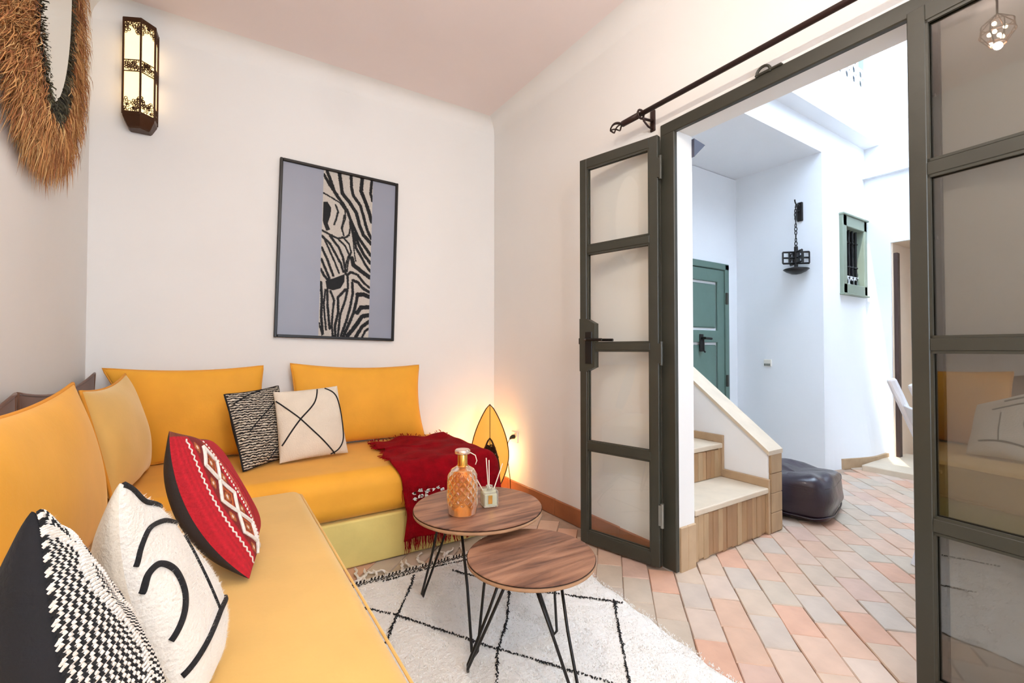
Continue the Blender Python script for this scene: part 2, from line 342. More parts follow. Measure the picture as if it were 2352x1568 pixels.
# ------------------------------------------------------------------ courtyard shell
XE, YW, YB2, XP = 5.55, 1.93, 2.75, 4.62
fy = lambda a_, b_, t_: Vector((a_, t_, b_)); fx = lambda a_, b_, t_: Vector((t_, a_, b_))
struct('wall_courtyard_back', MB().box((XO, YB2, -.1), (XP+.2, YB2+.2, 2.9)), M['white'], 'white courtyard wall holding the green door', 'wall')
b = MB()   # pier with a window hole, battered at the foot
wx0, wx1, wz0, wz1 = 4.975, 5.505, 1.655, 2.372
b.box((XP, YW, -.1), (wx0, YB2+.1, 2.905)); b.box((wx0, YW, -.1), (XE+.02, YB2+.1, wz0)); b.box((wx0, YW, wz1), (XE+.02, YB2+.1, 2.905)); b.box((wx1, YW, wz0), (XE+.02, YB2+.1, wz1)); b.box((wx0, YW+.25, wz0), (wx1, YB2, wz1))
def flare(x, z): k = min(1, max(0, (x-4.70)/.62)); return .165*k*k*(3-2*k)*max(0, 1-max(z, 0)/1.5)**1.5
b.grid([[Vector((lerp(XP+.03, XE+.02, i/14), YW-.001-flare(lerp(XP+.03, XE+.02, i/14), lerp(-.1, 1.5, j/20)), lerp(-.1, 1.5, j/20))) for j in range(21)] for i in range(15)])
pier = struct('wall_courtyard_pier', b, M['white'], 'white courtyard pier with small barred window and lantern', 'wall')
xs_ = [lerp(XP+.25, XE-.02, k/16) for k in range(17)]
b = MB().prism([(x, YW-.02-flare(x, .05)+.004*math.sin(x*19)) for x in xs_]+[(XE-.02, YW+.01), (XP+.25, YW+.01)], lambda a_, b_, t_: Vector((a_, b_, t_)), -.01, .085)
struct('baseboard_courtyard', b, M['skirt'], 'beige skirting at the foot of the courtyard pier', 'skirting')
b = MB(); b.box((XO, YW, 2.905), (XE+.02, YB2+.2, 3.148))
struct('wall_gallery', b, M['white'], 'white beam over the courtyard stair alcove', 'beam')
ux1 = 5.41
b = MB(); b.box((XO, 1.80, 3.148), (XE+.02, 2.9, 3.60)); b.box((ux1, 1.80, 3.60), (XE+.02, 2.9, 6)); b.box((XO, 1.80, 4.9), (ux1, 2.9, 6)); b.box((XO, 1.80, 3.6), (3.9, 2.9, 4.9)); b.box((XO, 2.2, 3.6), (ux1, 2.9, 4.9))
struct('wall_upper_storey', b, M['white'], 'projecting white upper storey above the courtyard stair', 'wall')
# east wall with a doorway recess
dy1, dz = 1.722, 2.15
b = MB(); b.box((XE, dy1, -.1), (XE+.6, 3.0, 6)); b.box((XE, -3.0, dz), (XE+.6, dy1, 6)); b.box((XE, -3.0, -.1), (XE+.6, .75, dz)); b.box((XE-.055, -3.0, 2.83), (XE+.01, YW, 2.895))
struct('wall_courtyard_east', b, M['white'], 'white courtyard wall at the far right with a ledge and doorway', 'wall')
b = MB(); b.box((XE+.02, dy1-.012, 0), (XE+.6, dy1+.004, dz)); b.box((XE+.02, .75, dz-.004), (XE+.6, dy1, dz+.004)); b.box((XE+.5, .75, 0), (XE+.6, dy1, dz))
struct('wall_doorway', b, M['beige'], 'warm beige lining of the far courtyard doorway', 'wall')
b = MB().bbox((XE+.03, dy1-.045, .05), (XE+.09, dy1-.012, dz-.1), .004, 1)
struct('trim_3', b, mat('brown_wood', S(70, 50, 42), .5), 'dark brown wooden jamb in the far courtyard doorway', 'door frame')
b = MB(); b.bbox((4.93, -.9, -.01), (XE+.3, 1.765, .05), .008, 2)
struct('trim_4', b, M['tread'], 'pale stone doorstep in front of the far doorway', 'doorstep')
struct('wall_courtyard_south', MB().box((XO, -2.5, -.1), (XE+.6, -2.3, 9)), M['white'], 'white courtyard wall out of view beyond the doorway', 'wall')  # unseen wall, its height raised to hold skylight off the pier
struct('wall_sky_mask', MB().box((XO, -2.4, 3.3), (XE+.02, .5, 3.5)), M['white'], 'white gallery added unseen over the near courtyard to cut the skylight', 'slab')  # added out of view to keep skylight off pier and east wall
# added unseen upper wall; its height and slit are shaped for shade and sun strip
sh = lambda p: (p[0]-.2/.55*(XE-XO), p[1]+(XE-XO)/.55)
R_ = [sh(p) for p in ((1.60, -.6), (1.714, .81), (1.88, 2.26))]; Lf = [sh(p) for p in ((1.74, -.6), (1.775, .078), (1.955, 1.466), (2.02, 1.7), (2.02, 2.26))]
zb, zt = R_[0][1], R_[-1][1]; top = 2.9+(XE-XO)/.55
b = MB(); a0, a1 = XO-.05, XO
b.box((a0, -9, 3.0), (a1, 9, zb)); b.box((a0, -9, zt), (a1, 9, top))
b.prism([(-9, zb)]+R_+[(-9, zt)], fx, a0, a1); b.prism([(9, zb)]+Lf+[(9, zt)], fx, a0, a1)
struct('wall_sun_mask', b, M['white'], 'unseen high white wall added above the room to shape the courtyard sunlight', 'wall')

# ------------------------------------------------------------------ staircase
st = thing('staircase', 'courtyard staircase with striped tile risers and white sloping parapet', 'staircase', (XO, 1.47, 0))
zs = [0, .275, .492, .745, .97, 1.2]; ys = [1.47, 1.762, 1.993, 2.22, 2.45, 2.70]
for i in range(5):
    x1 = 2.765; b = MB().box((XO+.01, ys[i]+.012, -.02), (x1, 2.74, zs[i+1]-.03)); obj('step', b, M['skirt'], st, world=True)
    obj('tread', MB().bbox((XO+.01, ys[i]-.014, zs[i+1]-.032), (x1, ys[i+1]+.01, zs[i+1]), .006, 2), M['tread'], st, world=True)
    if i > 2: continue
    x = XO+.012; k = 0
    while x < x1-.01:
        wd = min(random.uniform(.036, .056), x1-x); z1 = zs[i+1]-.034
        z0 = max(zs[i], 0)+(.002 if i else random.uniform(0, .014)); b = MB().bbox((x+.0008, ys[i]-random.uniform(0, .004), z0), (x+wd-.0008, ys[i]+.014, z1-random.uniform(0, .006)), .002, 1)
        obj('riser_tile', b, M['riser'][random.randrange(4)], st, world=True); x += wd; k += 1
pz = lambda y_: .475+(y_-1.455)*.775
b = MB().prism([(1.47, 0), (1.47, pz(1.47)), (2.73, pz(2.73)), (2.73, 0)], fx, 2.775, 2.905); obj('parapet', b, M['white'], st, world=True)
b = MB().prism([(1.452, pz(1.452)-.005), (1.452, pz(1.452)+.02), (2.73, pz(2.73)+.024), (2.73, pz(2.73)-.002)], fx, 2.758, 2.918); obj('parapet_cap', b, M['tread'], st, world=True)
for k in range(4):
    z0, z1 = .47*k/4, .47*(k+1)/4; obj('post_tile', MB().bbox((2.79, 1.455, z0+.001), (2.915, 1.472, z1-.001), .003, 1), M['riser'][3], st, world=True)
for i in range(3):   # stepped skirting on the stair side of the parapet
    b = MB().bbox((2.757, ys[i]-.016, zs[i]), (2.777, ys[i]+.045, zs[i+1]+.05), .003, 1); b.bbox((2.757, ys[i]+.04, zs[i+1]), (2.777, ys[i+1]-.01, zs[i+1]+.05), .003, 1); obj('stair_skirting', b, M['skirt'], st, world=True)

# ------------------------------------------------------------------ courtyard door, windows, lantern, switch, pouf, chair
d3 = thing('door_3', 'sage green panelled courtyard door behind the stair parapet', 'door', (4.08, YB2, 0), kind='structure')
dx0, dx1 = 3.70, 4.36; g = M['greendoor']
b = MB(); b.bbox((dx0-.07, YB2-.035, 0), (dx0, YB2+.01, 1.97), .006, 1); b.bbox((dx1, YB2-.035, 0), (dx1+.066, YB2+.01, 1.97), .006, 1); b.bbox((dx0-.07, YB2-.035, 1.91), (dx1+.066, YB2+.01, 1.975), .006, 1); obj('door_frame', b, g, d3, world=True)
b = MB(); y0 = YB2-.022
b.bbox((dx0+.004, y0, .01), (dx0+.12, YB2, 1.905), .004, 1); b.bbox((dx1-.12, y0, .01), (dx1-.004, YB2, 1.905), .004, 1)
for z0, z1 in ((.01, .14), (1.17, 1.29), (1.78, 1.905)): b.bbox((dx0+.11, y0, z0), (dx1-.11, YB2, z1), .004, 1)
obj('door_leaf', b, g, d3, world=True)
for z0, z1 in ((.15, 1.16), (1.30, 1.77)): obj('panel', MB().bbox((dx0+.135, YB2-.014, z0+.015), (dx1-.135, YB2, z1-.015), .01, 1), g, d3, world=True)
for z in (.78, 1.62): obj('hinge', MB().bbox((dx1+.002, YB2-.05, z-.06), (dx1+.03, YB2-.02, z+.06), .004, 1), M['iron'], d3, world=True)
b = MB().tube([(dx0+.26, y0-.005, 1.21), (dx0+.26, y0-.05, 1.21), (dx0+.36, y0-.05, 1.205)], .012, 8); b.tube([(dx0+.26, y0-.03, 1.2), (dx0+.265, y0-.03, 1.09), (dx0+.285, y0-.03, 1.075)], .009, 8); b.bbox((dx0+.235, y0-.012, 1.08), (dx0+.29, y0, 1.25), .003, 1)
obj('door_handle', b, M['black'], d3, world=True)

wn1 = thing('window_1', 'small grey green window with iron bars on the courtyard pier', 'window', (5.24, YW, wz0), kind='structure')
b = MB()
for a_, c_ in (((wx0-.012, wz0-.02), (wx0+.075, wz1+.015)), ((wx1-.06, wz0-.02), (wx1+.012, wz1+.015)), ((wx0, wz1-.09), (wx1, wz1+.015)), ((wx0, wz0-.02), (wx1, wz0+.075))): b.bbox((a_[0], YW-.03, a_[1]), (c_[0], YW+.06, c_[1]), .005, 1)
b.bbox((wx0-.02, YW-.045, wz1+.012), (wx1+.02, YW+.02, wz1+.03), .004, 1); b.bbox((wx0-.02, YW-.045, wz0-.035), (wx1+.02, YW+.02, wz0-.018), .004, 1)
obj('window_frame', b, M['greenwin'], wn1, world=True)
obj('glass_pane', MB().box((wx0+.02, YW+.10, wz0+.02), (wx1-.02, YW+.106, wz1-.02)), M['dark_glass'], wn1, world=True)
for k in range(5):
    xx = lerp(wx0+.11, wx1-.10, k/4); b = MB().tube([(xx, YW+.03, wz0+.06), (xx, YW+.03, wz1-.08)], .010, 8)
    for zz in (wz0+.26, wz0+.5): b.tube([(xx, YW+.03, zz-.012), (xx, YW+.03, zz), (xx, YW+.03, zz+.012)], [.010, .02, .010], 8)
    obj('bar', b, M['black'], wn1, world=True)
b = MB()
for k in range(4):
    xx = lerp(wx0+.14, wx1-.13, k/3); b.tube([(xx+.04*math.cos(t), YW+.03, wz0+.11+.04*math.sin(t)) for t in np.linspace(0, 2*PI, 14)[:-1]], .008, 6, closed=True)
b.tube([(wx0+.06, YW+.03, wz0+.165), (wx1-.06, YW+.03, wz0+.165)], .008, 6); obj('scrollwork', b, M['whitepaint'], wn1, world=True)

wn2 = thing('window_2', 'upper storey window with ornate white iron railing and pale teal frame', 'window', (4.7, 1.9, 3.6), kind='structure')
obj('window_frame', MB().bbox((ux1-.14, 1.82, 3.6), (ux1+.001, 1.95, 4.9), .005, 1), M['teal'], wn2, world=True)
obj('glass_pane', MB().box((3.9, 1.872, 3.6), (ux1-.1, 1.88, 4.9)), M['dark_glass'], wn2, world=True)
b = MB(); x = 3.95; k = 0
while x < ux1-.16:
    rb = MB().tube([(x, 1.84, 3.66), (x+.008, 1.84, 3.85), (x-.008, 1.84, 4.1), (x, 1.84, 4.6)], .011, 6); obj('bar', rb, M['whitepaint'], wn2, world=True)
    for q in (0, 1): b.tube([(x+.075+.045*math.cos(t), 1.84, 3.68+q*.09+.045*math.sin(t)) for t in np.linspace(0, 2*PI, 12)[:-1]], .010, 6, closed=True)
    x += .15
b.tube([(3.9, 1.84, 3.625), (ux1-.14, 1.84, 3.625)], .012, 6); b.tube([(3.9, 1.84, 3.82), (ux1-.14, 1.84, 3.82)], .010, 6); obj('scrollwork', b, M['whitepaint'], wn2, world=True)

ln = thing('hanging_lantern', 'black iron lantern hanging by a chain from the courtyard pier', 'lantern', (XP, 2.115, 2.42)); lx, ly = XP-.085, 2.118
b = MB().bbox((XP-.02, 2.09, 2.31), (XP+.004, 2.14, 2.49), .006, 1); obj('wall_plate', b, M['black'], ln, world=True)
b = MB().tube([(XP-.02, 2.115, 2.45), (XP-.05, 2.115, 2.468), (XP-.075, 2.115, 2.45), (lx, ly, 2.43)], .008, 8); b.tube([(XP-.075, 2.115, 2.452), (XP-.10, 2.115, 2.48), (XP-.105, 2.115, 2.50)], .006, 6); b.tube([(XP-.01, 2.115, 2.41), (lx+.02, ly, 2.40), (lx, ly, 2.30)], .006, 6); obj('bracket_arm', b, M['black'], ln, world=True)
z = 2.43
while z > 2.05:
    ax = Vector((1, 0, 0)) if int(z*1000) % 2 else Vector((0, 1, 0)); ax = Vector((math.cos(z*70), math.sin(z*70), 0))
    obj('chain_link', MB().tube([Vector((lx, ly, z))+ax*.010*math.cos(t)+Vector((0, 0, .021))*math.sin(t) for t in np.linspace(0, 2*PI, 9)[:-1]], .0042, 5, closed=True), M['black'], ln, world=True); z -= .034
obj('stem', MB().tube([(lx, ly, 2.06), (lx, ly, 1.87)], .017, 8), M['black'], ln, world=True)
for q in range(2):
    dv = (Vector((.75, -.66, 0)), Vector((.66, .75, 0)))[q]
    b = MB()
    def pb(u0, z0, u1, z1): b.tube([Vector((lx, ly, z0))+dv*u0, Vector((lx, ly, z1))+dv*u1], .0085, 4)
    for zz in (1.905, 1.957, 2.01): pb(-.115, zz, .115, zz)
    for uu in (-.115, -.06, .06, .115): pb(uu, 1.905, uu, 2.01)
    obj('lattice_panel', b, M['black'], ln, world=True)
obj('shade', MB().lathe([(.0, 1.80), (.04, 1.806), (.08, 1.825), (.108, 1.848), (.10, 1.854), (.05, 1.864), (.018, 1.872), (0, 1.873)], 24, (lx, ly, 0)), M['black'], ln, smooth=True, world=True)

sp = thing('switch_plate', 'small white switch plate on the courtyard wall', 'switch', (XP, 2.43, .967))
obj('plate', MB().bbox((XP-.012, 2.395, .932), (XP+.004, 2.468, 1.001), .003, 1), M['plastic'], sp, world=True)
for k in range(3): obj('rocker', MB().bbox((XP-.02, 2.402+k*.021, .938), (XP-.008, 2.419+k*.021, .960), .002, 1), M['steel'], sp, world=True)
wl = thing('outdoor_wall_light', 'dark wedge of a wall light on the outer door wall', 'light', (XO, 1.47, 2.16))
obj('shade', MB().prism([(XO-.002, 2.185), (XO+.09, 2.172), (XO-.002, 2.09)], fy, 1.44, 1.52), mat('dusk_metal', S(70, 70, 84), .5), wl, world=True)

# pouf: soft block with rounded edges and creases
def soft_block(sx, sy, sz, n=26, p=4.5):
    P = []
    for i in range(n+1):
        th = -PI/2+PI*i/n; row = []
        for j in range(2*n+1):
            ph = -PI+2*PI*j/(2*n); c = lambda x, e: math.copysign(abs(x)**e, x)
            x = sx/2*c(math.cos(th), .3)*c(math.cos(ph), 2/p); y = sy/2*c(math.cos(th), .3)*c(math.sin(ph), 2/p); z_ = sz/2*c(math.sin(th), .42)
            row.append(Vector((x, y, z_)))
        P.append(row)
    return P
pf = thing('pouf', 'dark aubergine leather pouf on the courtyard floor beside the stair', 'pouf', (3.38, 1.60, 0), math.radians(14))
P = soft_block(.62, .50, .30)
for r_ in P:
    for p in r_:
        t = max(0, (p.z/.15)); p.z += .15-.001
        p.z += .012*max(0, t)*math.sin(p.x*26+math.sin(p.y*17)*2)*math.cos(p.y*15); p.z -= .05*max(0, t)*(.5+.5*math.sin(p.x*7+1.2+p.y*9))*(1 if t > .6 else .2)
        p.x += .012*math.sin(p.z*40)*.6*(1-abs(t)); p.y += .010*math.sin(p.z*35+p.x*6)*(1-abs(t))
obj('cover', MB().grid(P), M['leather'], pf, smooth=True)
b = MB()
for zz in (.045, .225):
    ring = []
    for j in range(64):
        ph = 2*PI*j/64; c = lambda x, e: math.copysign(abs(x)**e, x); ring.append((.302*c(math.cos(ph), 2/4.5), .243*c(math.sin(ph), 2/4.5), zz+.006*math.sin(ph*5)))
    b.tube(ring, .005, 6, closed=True)
obj('seam_piping', b, M['leather'], pf, smooth=True)

# white folding chair half hidden behind the right jamb
fc = thing('folding_chair', 'white folding chair in the courtyard beside the right door jamb', 'chair', (2.893, .613, 0), math.radians(-152))
W2 = .205; bk = Matrix.Translation((0, -.06, .44)) @ Matrix.Rotation(math.radians(20), 4, 'X')
for sx in (-1, 1):
    obj('back_post', MB().bbox((sx*W2-.022, -.02, -.02), (sx*W2+.022, .02, .54), .012, 2, mtx=bk), M['whitepaint'], fc)
    obj('leg', MB().tube([(sx*W2, -.05, .45), (sx*W2, -.16, 0)], .016, 8), M['whitepaint'], fc)
    obj('leg', MB().tube([(sx*(W2-.03), -.02, .46), (sx*(W2-.03), .36, 0)], .016, 8), M['whitepaint'], fc)
    obj('arm', MB().bbox((sx*W2-.02, -.12, .60), (sx*W2+.02, .30, .625), .008, 2), M['whitepaint'], fc)
for k in range(6): obj('seat_slat', MB().bbox((-W2+.01, -.06+k*.065, .43), (W2-.01, -.005+k*.065, .45), .004, 1), M['whitepaint'], fc)
obj('back_panel', MB().bbox((-W2+.02, -.006, .10), (W2-.02, .006, .40), .004, 1, mtx=bk), M['whitepaint'], fc)

# ------------------------------------------------------------------ sofa benches
bl = thing('sofa_bench', 'long velvet bench along the left wall, daylight painted into its mattress colour, under three throw pillows', 'sofa', (-.12, 1.2, 0))
obj('base', MB().bbox((XC+.02, -.9, 0), (.275, 2.345, .232), .012, 2), M['velvet_base'], bl, wn=True, world=True)
def mattress(x0, x1, y0, y1, z0, z1, r, crown=.012, n=14):
    def prof(L0, L1, k):   # clustered samples
        return [L0+(L1-L0)*t for t in (0, .003, .012, .03, .055, .09)][:6]+[lerp(L0, L1, t) for t in np.linspace(.12, .88, k)]+[L0+(L1-L0)*t for t in (.91, .945, .97, .988, .997, 1)]
    bm = MB().bbox((x0, y0, z0), (x1, y1, z1), r, 6); return bm
obj('mattress', mattress(XC+.01, .335, -.9, 2.345, .232, .448, .045), M['velvet_daylit'], bl, wn=True, world=True)
b = MB()
for zz in (.25, .43): b.tube([(.331, -.85, zz), (.333, 1.0, zz+.002), (.331, 2.30, zz), (.30, 2.342, zz)], .0035, 6)
obj('piping', b, M['velvet_daylit'], bl, world=True)
bb = thing('sofa_bench', 'short orange velvet bench along the back wall under the red throw', 'sofa', (.46, 2.8, 0))
obj('base', MB().bbox((XC+.02, 2.372, 0), (1.41, YA-.014, .238), .012, 2), M['velvet_base'], bb, wn=True, world=True)
obj('mattress', MB().bbox((XC+.01, 2.35, .238), (1.425, YA-.005, .478), .085, 8), M['velvet'], bb, wn=True, world=True)

# ------------------------------------------------------------------ cushions
def pillow(root, Bl, Br, Tl, Tr, th, mats, n=34, pinch=.06, power=.42, uvscale=1, world=True, name='cover', sag=0, lump=.004, back=True, bow=0):
    """root thing gets one cover mesh; returns surface function f(s,t,side)->point"""
    Bl, Br, Tl, Tr = map(Vector, (Bl, Br, Tl, Tr)); nn = ((Br-Bl)+(Tr-Tl)).cross((Tl-Bl)+(Tr-Br)).normalized(); C0 = (Bl+Br+Tl+Tr)/4
    ph = random.uniform(0, 6)
    def f(s, t, side=1, off=0):
        s2 = s*(1-pinch*(1-t*t)*abs(s)**2); t2 = t*(1-pinch*(1-s*s)*abs(t)**2)
        if sag and t > 0: t2 -= sag*(1-s*s)*t*t
        u, v = (s2+1)/2, (t2+1)/2; p = Bl*(1-u)*(1-v)+Br*u*(1-v)+Tl*(1-u)*v+Tr*u*v
        h = (max(0, (1-s*s))*max(0, (1-t*t)))**power
        h2 = h*(1-.10*t)
        k = lump*math.sin(s*5+ph)*math.sin(t*4+ph*2)*min(1, h*3)
        return p+nn*(side*(th/2*h2+k+off)+bow*(1-t*t)*(1-s)/2)
    cs = [math.sin(lerp(-PI/2, PI/2, i/n)) for i in range(n+1)]
    mb = MB(); mb.grid([[f(s, t, 1) for t in cs] for s in cs], 0)
    if back: mb.grid([[f(s, t, -1) for t in cs] for s in cs], 1, True)
    me_uv = [(s*.5+.5, t*.5+.5) for s in cs for t in cs]*(2 if back else 1)
    o = obj(name, mb, mats, root, smooth=True, world=world, recalc=False); me = o.data
    ul = me.uv_layers.new(name='UV'); vi = np.empty(len(me.loops), int); me.loops.foreach_get('vertex_index', vi)
    ul.data.foreach_set('uv', np.array(me_uv)[vi].ravel()); o['_n'] = n; del o['_n']
    return o, f, cs
def rim(f, r, root, m, name='piping', world=True, sides='trbl', off=.0):
    pts = []; k = 26; e = [lerp(-1, 1, i/k) for i in range(k+1)]
    seg = {'b': [(x, -1) for x in e], 'r': [(1, x) for x in e], 't': [(-x, 1) for x in e], 'l': [(-1, -x) for x in e]}
    path = [q for s_ in 'brtl' for q in seg[s_][:-1]]
    obj(name, MB().tube([f(a_, b_, 1) for a_, b_ in path], r, 6, closed=True), m, root, smooth=True, world=world)
V = M['velvet']
def cushion(label, Bl, Br, Tl, Tr, th, m, group=None, pip=M['piping'], name='back_cushion', cat='cushion', **k):
    c = (Vector(Bl)+Vector(Br))/2; t = thing(name, label, cat, tuple(c), 0, group)
    o, f, cs = pillow(t, Bl, Br, Tl, Tr, th, [m, m], **k); rim(f, .006, t, pip); return t, f
zL, zB = .455, .485
cushion('long orange back cushion at the far left edge behind three throw pillows', (-.375, 1.18, zL), (-.365, 2.345, zL), (-.43, 1.22, .955), (-.43, 2.20, .98), .17, V, pinch=.05, sag=.06, n=30)
cushion('orange back cushion in the sofa corner, daylight painted into its paler colour', (-.35, 2.42, zB), (-.30, 2.98, zB), (-.425, 2.28, .945), (-.40, 3.06, .972), .17, M['velvet_daylit'], pinch=.05, sag=.07)
cushion('orange back cushion under the bare wall left of the zebra picture', (-.30, 3.10, zB), (.235, 3.10, zB), (-.50, 3.135, 1.0), (.232, 3.135, 1.0), .15, V, pinch=.05, sag=.04)
cushion('orange back cushion right of the others, beneath the zebra picture', (.385, 3.10, zB), (1.25, 3.095, zB), (.383, 3.14, 1.01), (1.225, 3.14, .985), .16, V, pinch=.065, sag=.04)
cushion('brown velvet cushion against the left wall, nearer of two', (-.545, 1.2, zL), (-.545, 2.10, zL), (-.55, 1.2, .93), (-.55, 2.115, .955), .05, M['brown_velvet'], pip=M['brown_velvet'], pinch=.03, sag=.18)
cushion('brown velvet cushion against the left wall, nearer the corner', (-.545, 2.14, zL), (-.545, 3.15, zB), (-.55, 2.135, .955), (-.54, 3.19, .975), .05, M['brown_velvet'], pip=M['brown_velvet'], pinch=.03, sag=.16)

# paint helper for flat woven or printed patterns -----------------------------------------
def seg_dist(P, pts, closed=False):
    d = np.full(len(P), 9e9); pts = np.array(pts, float); k = len(pts)
    for i in range(k if closed else k-1):
        a_, b_ = pts[i], pts[(i+1) % k]; ab = b_-a_; t = np.clip(((P-a_)@ab)/max(ab@ab, 1e-12), 0, 1); d = np.minimum(d, np.linalg.norm(P-(a_+t[:, None]*ab), axis=1))
    return d
def in_poly(P, poly):
    r = np.zeros(len(P), bool); poly = np.array(poly, float)
    for i in range(len(poly)):
        (x1, y1), (x2, y2) = poly[i-1], poly[i]; c = (y1 > P[:, 1]) != (y2 > P[:, 1]); r ^= c & (P[:, 0] < (x2-x1)*(P[:, 1]-y1)/(y2-y1+1e-12)+x1)
    return r
def set_paint(me, C):
    at = me.color_attributes.new('paint', 'FLOAT_COLOR', 'POINT'); at.data.foreach_set('color', np.c_[C, np.ones(len(C))].astype(np.float32).ravel())

# red kilim pillow
KB = ((.080, 1.47, .462), (.118, 1.85, .465), (-.105, 1.50, .885), (-.030, 1.79, .805))
t = thing('throw_pillow', 'red embroidered pillow with white diamonds and a dark back', 'pillow', (.08, 1.67, .455))
o, f, cs = pillow(t, *KB, .14, bow=-.05, mats=[M['kilim'], M['darkcloth']], n=150, pinch=.05, power=.45)
ST = np.array([(s_, t_) for s_ in cs for t_ in cs]*2)
PS = ST.copy(); ST[:, 0] = (ST[:, 0]+1)/.62-1; US = lambda x: (x+1)*.62-1
C = np.tile(np.array(S(186, 16, 34)), (len(ST), 1)); C *= (1+.12*np.sin(ST[:, :1]*60))
def pt(mask, col): C[mask] = col
pt((ST[:, 0] > -.42) & (ST[:, 0] < .30), S(126, 30, 26)); pt((np.abs(ST[:, 0]-.55) < .05) & (rng.random(len(ST)) < .5), S(226, 150, 120)); pt((np.abs(ST[:, 0]-.78) < .03), S(120, 14, 26)); pt(ST[:, 1] > .93, S(120, 60, 40))
DI = [(-.06, .50), (-.06, -.02), (-.06, -.54)]
for cx, cy in DI:
    D = np.abs(ST[:, 0]-cx)/.30+np.abs(ST[:, 1]-cy)/.26
    pt(D < 1.0, S(150, 44, 30)); pt(D < .72, S(196, 96, 40)); pt(D < .5, S(120, 40, 26)); pt(D < .34, S(190, 110, 50)); pt(D < .14, S(238, 226, 214))
for cy in (.76, .24, -.28, -.8):
    for sx in (-1, 1):
        D = np.abs(ST[:, 0]-(-.06+sx*.26))/.10+np.abs(ST[:, 1]-cy)/.09; pt(D < 1, S(186, 104, 54)); pt(D < .4, S(232, 210, 190))
set_paint(o.data, C)
b = MB()
for sx in (-1, 1):
    pts = [(-.06, .76)]
    path = []
    for cx, cy in DI: path += [(cx, cy+.26), (cx+sx*.30, cy)]
    path += [(DI[-1][0], DI[-1][1]-.26), (DI[-1][0]+sx*.2, -.95)]
    fine = [tuple(np.array(p)*(1-k/8)+np.array(q)*(k/8)) for p, q in zip(path, path[1:]) for k in range(8)]
    b.tube([f(US(s_), t_, 1, .002) for s_, t_ in fine], .0052, 6)
for s0 in (-.60,):
    for k in range(46):
        tt = -.95+k*.04; b.tube([f(US(s0+.03*(-1)**k), tt, 1, .001), f(US(s0-.03*(-1)**k), tt+.04, 1, .001)], .0022, 5)
for s0 in (.40,):
    for k in range(30):
        tt = -.9+k*.06; b.tube([f(US(s0), tt, 1, .001), f(US(s0+.03), tt+.035, 1, .001)], .0022, 5)
obj('embroidery', b, M['whiteyarn'], t, world=True)

def fuzz(root, f, count, L, m, zone=None, r=.0007):
    b = MB()
    for _ in range(count):
        s_, t_ = random.uniform(-.97, .97), random.uniform(-.97, .97)
        if zone and not zone(s_, t_): continue
        p = f(s_, t_, 1); q = f(s_, t_, 1, L)+Vector([random.uniform(-L, L)*.8 for _ in range(3)]); b.add([p+Vector((r, 0, 0)), p-Vector((r, 0, 0)), q, p+Vector((0, r, 0))], [(0, 1, 2), (1, 3, 2)])
    return obj('fuzz', b, m, root, world=True, kind='stuff', recalc=False)
# cream pillow with black yarn, near
WB = ((-.025, .99, .458), (.012, 1.26, .458), (-.130, .96, .885), (-.160, 1.28, .75))
t = thing('throw_pillow', 'fuzzy cream pillow with curved black lines, second from the camera', 'pillow', (-.02, 1.19, .455))
o, f, cs = pillow(t, *WB, .15, bow=-.035, mats=[M['cream'], M['cream2']], n=44, pinch=.05)
def yarn(root, f, pts, r, m=M['yarn'], n=8, name='yarn_line'):
    P = [np.array(p, float) for p in pts]; fine = []
    for i in range(len(P)-1):
        p0, p1, p2, p3 = P[max(i-1, 0)], P[i], P[i+1], P[min(i+2, len(P)-1)]
        for k in range(n):
            u = k/n; fine.append(.5*((2*p1)+(-p0+p2)*u+(2*p0-5*p1+4*p2-p3)*u*u+(-p0+3*p1-3*p2+p3)*u**3))
    fine.append(P[-1]); return obj(name, MB().tube([f(float(q[0]), float(q[1]), 1, .001) for q in fine], r, 6), m, root, smooth=True, world=True)
yarn(t, f, [(-.985, .36), (-.92, .50), (-.78, .60), (-.5, .62), (-.2, .58), (.3, .55)], .0045)
yarn(t, f, [(-.99, .14), (-.94, .26), (-.82, .28), (-.70, .16), (-.70, -.02), (-.80, -.18), (-.97, -.34)], .0058)
yarn(t, f, [(-.985, -.66), (-.7, -.60), (-.4, -.55), (0, -.52), (.5, -.55)], .0058)
yarn(t, f, [(-.97, .985), (-.85, .95), (-.7, .85), (-.5, .82), (0, .80)], .005)
yarn(t, f, [(-.1, -.55), (-.04, -.2), (-.02, .1), (0, .4)], .003)
fuzz(t, f, 3800, .004, M['cream'], r=.0004)
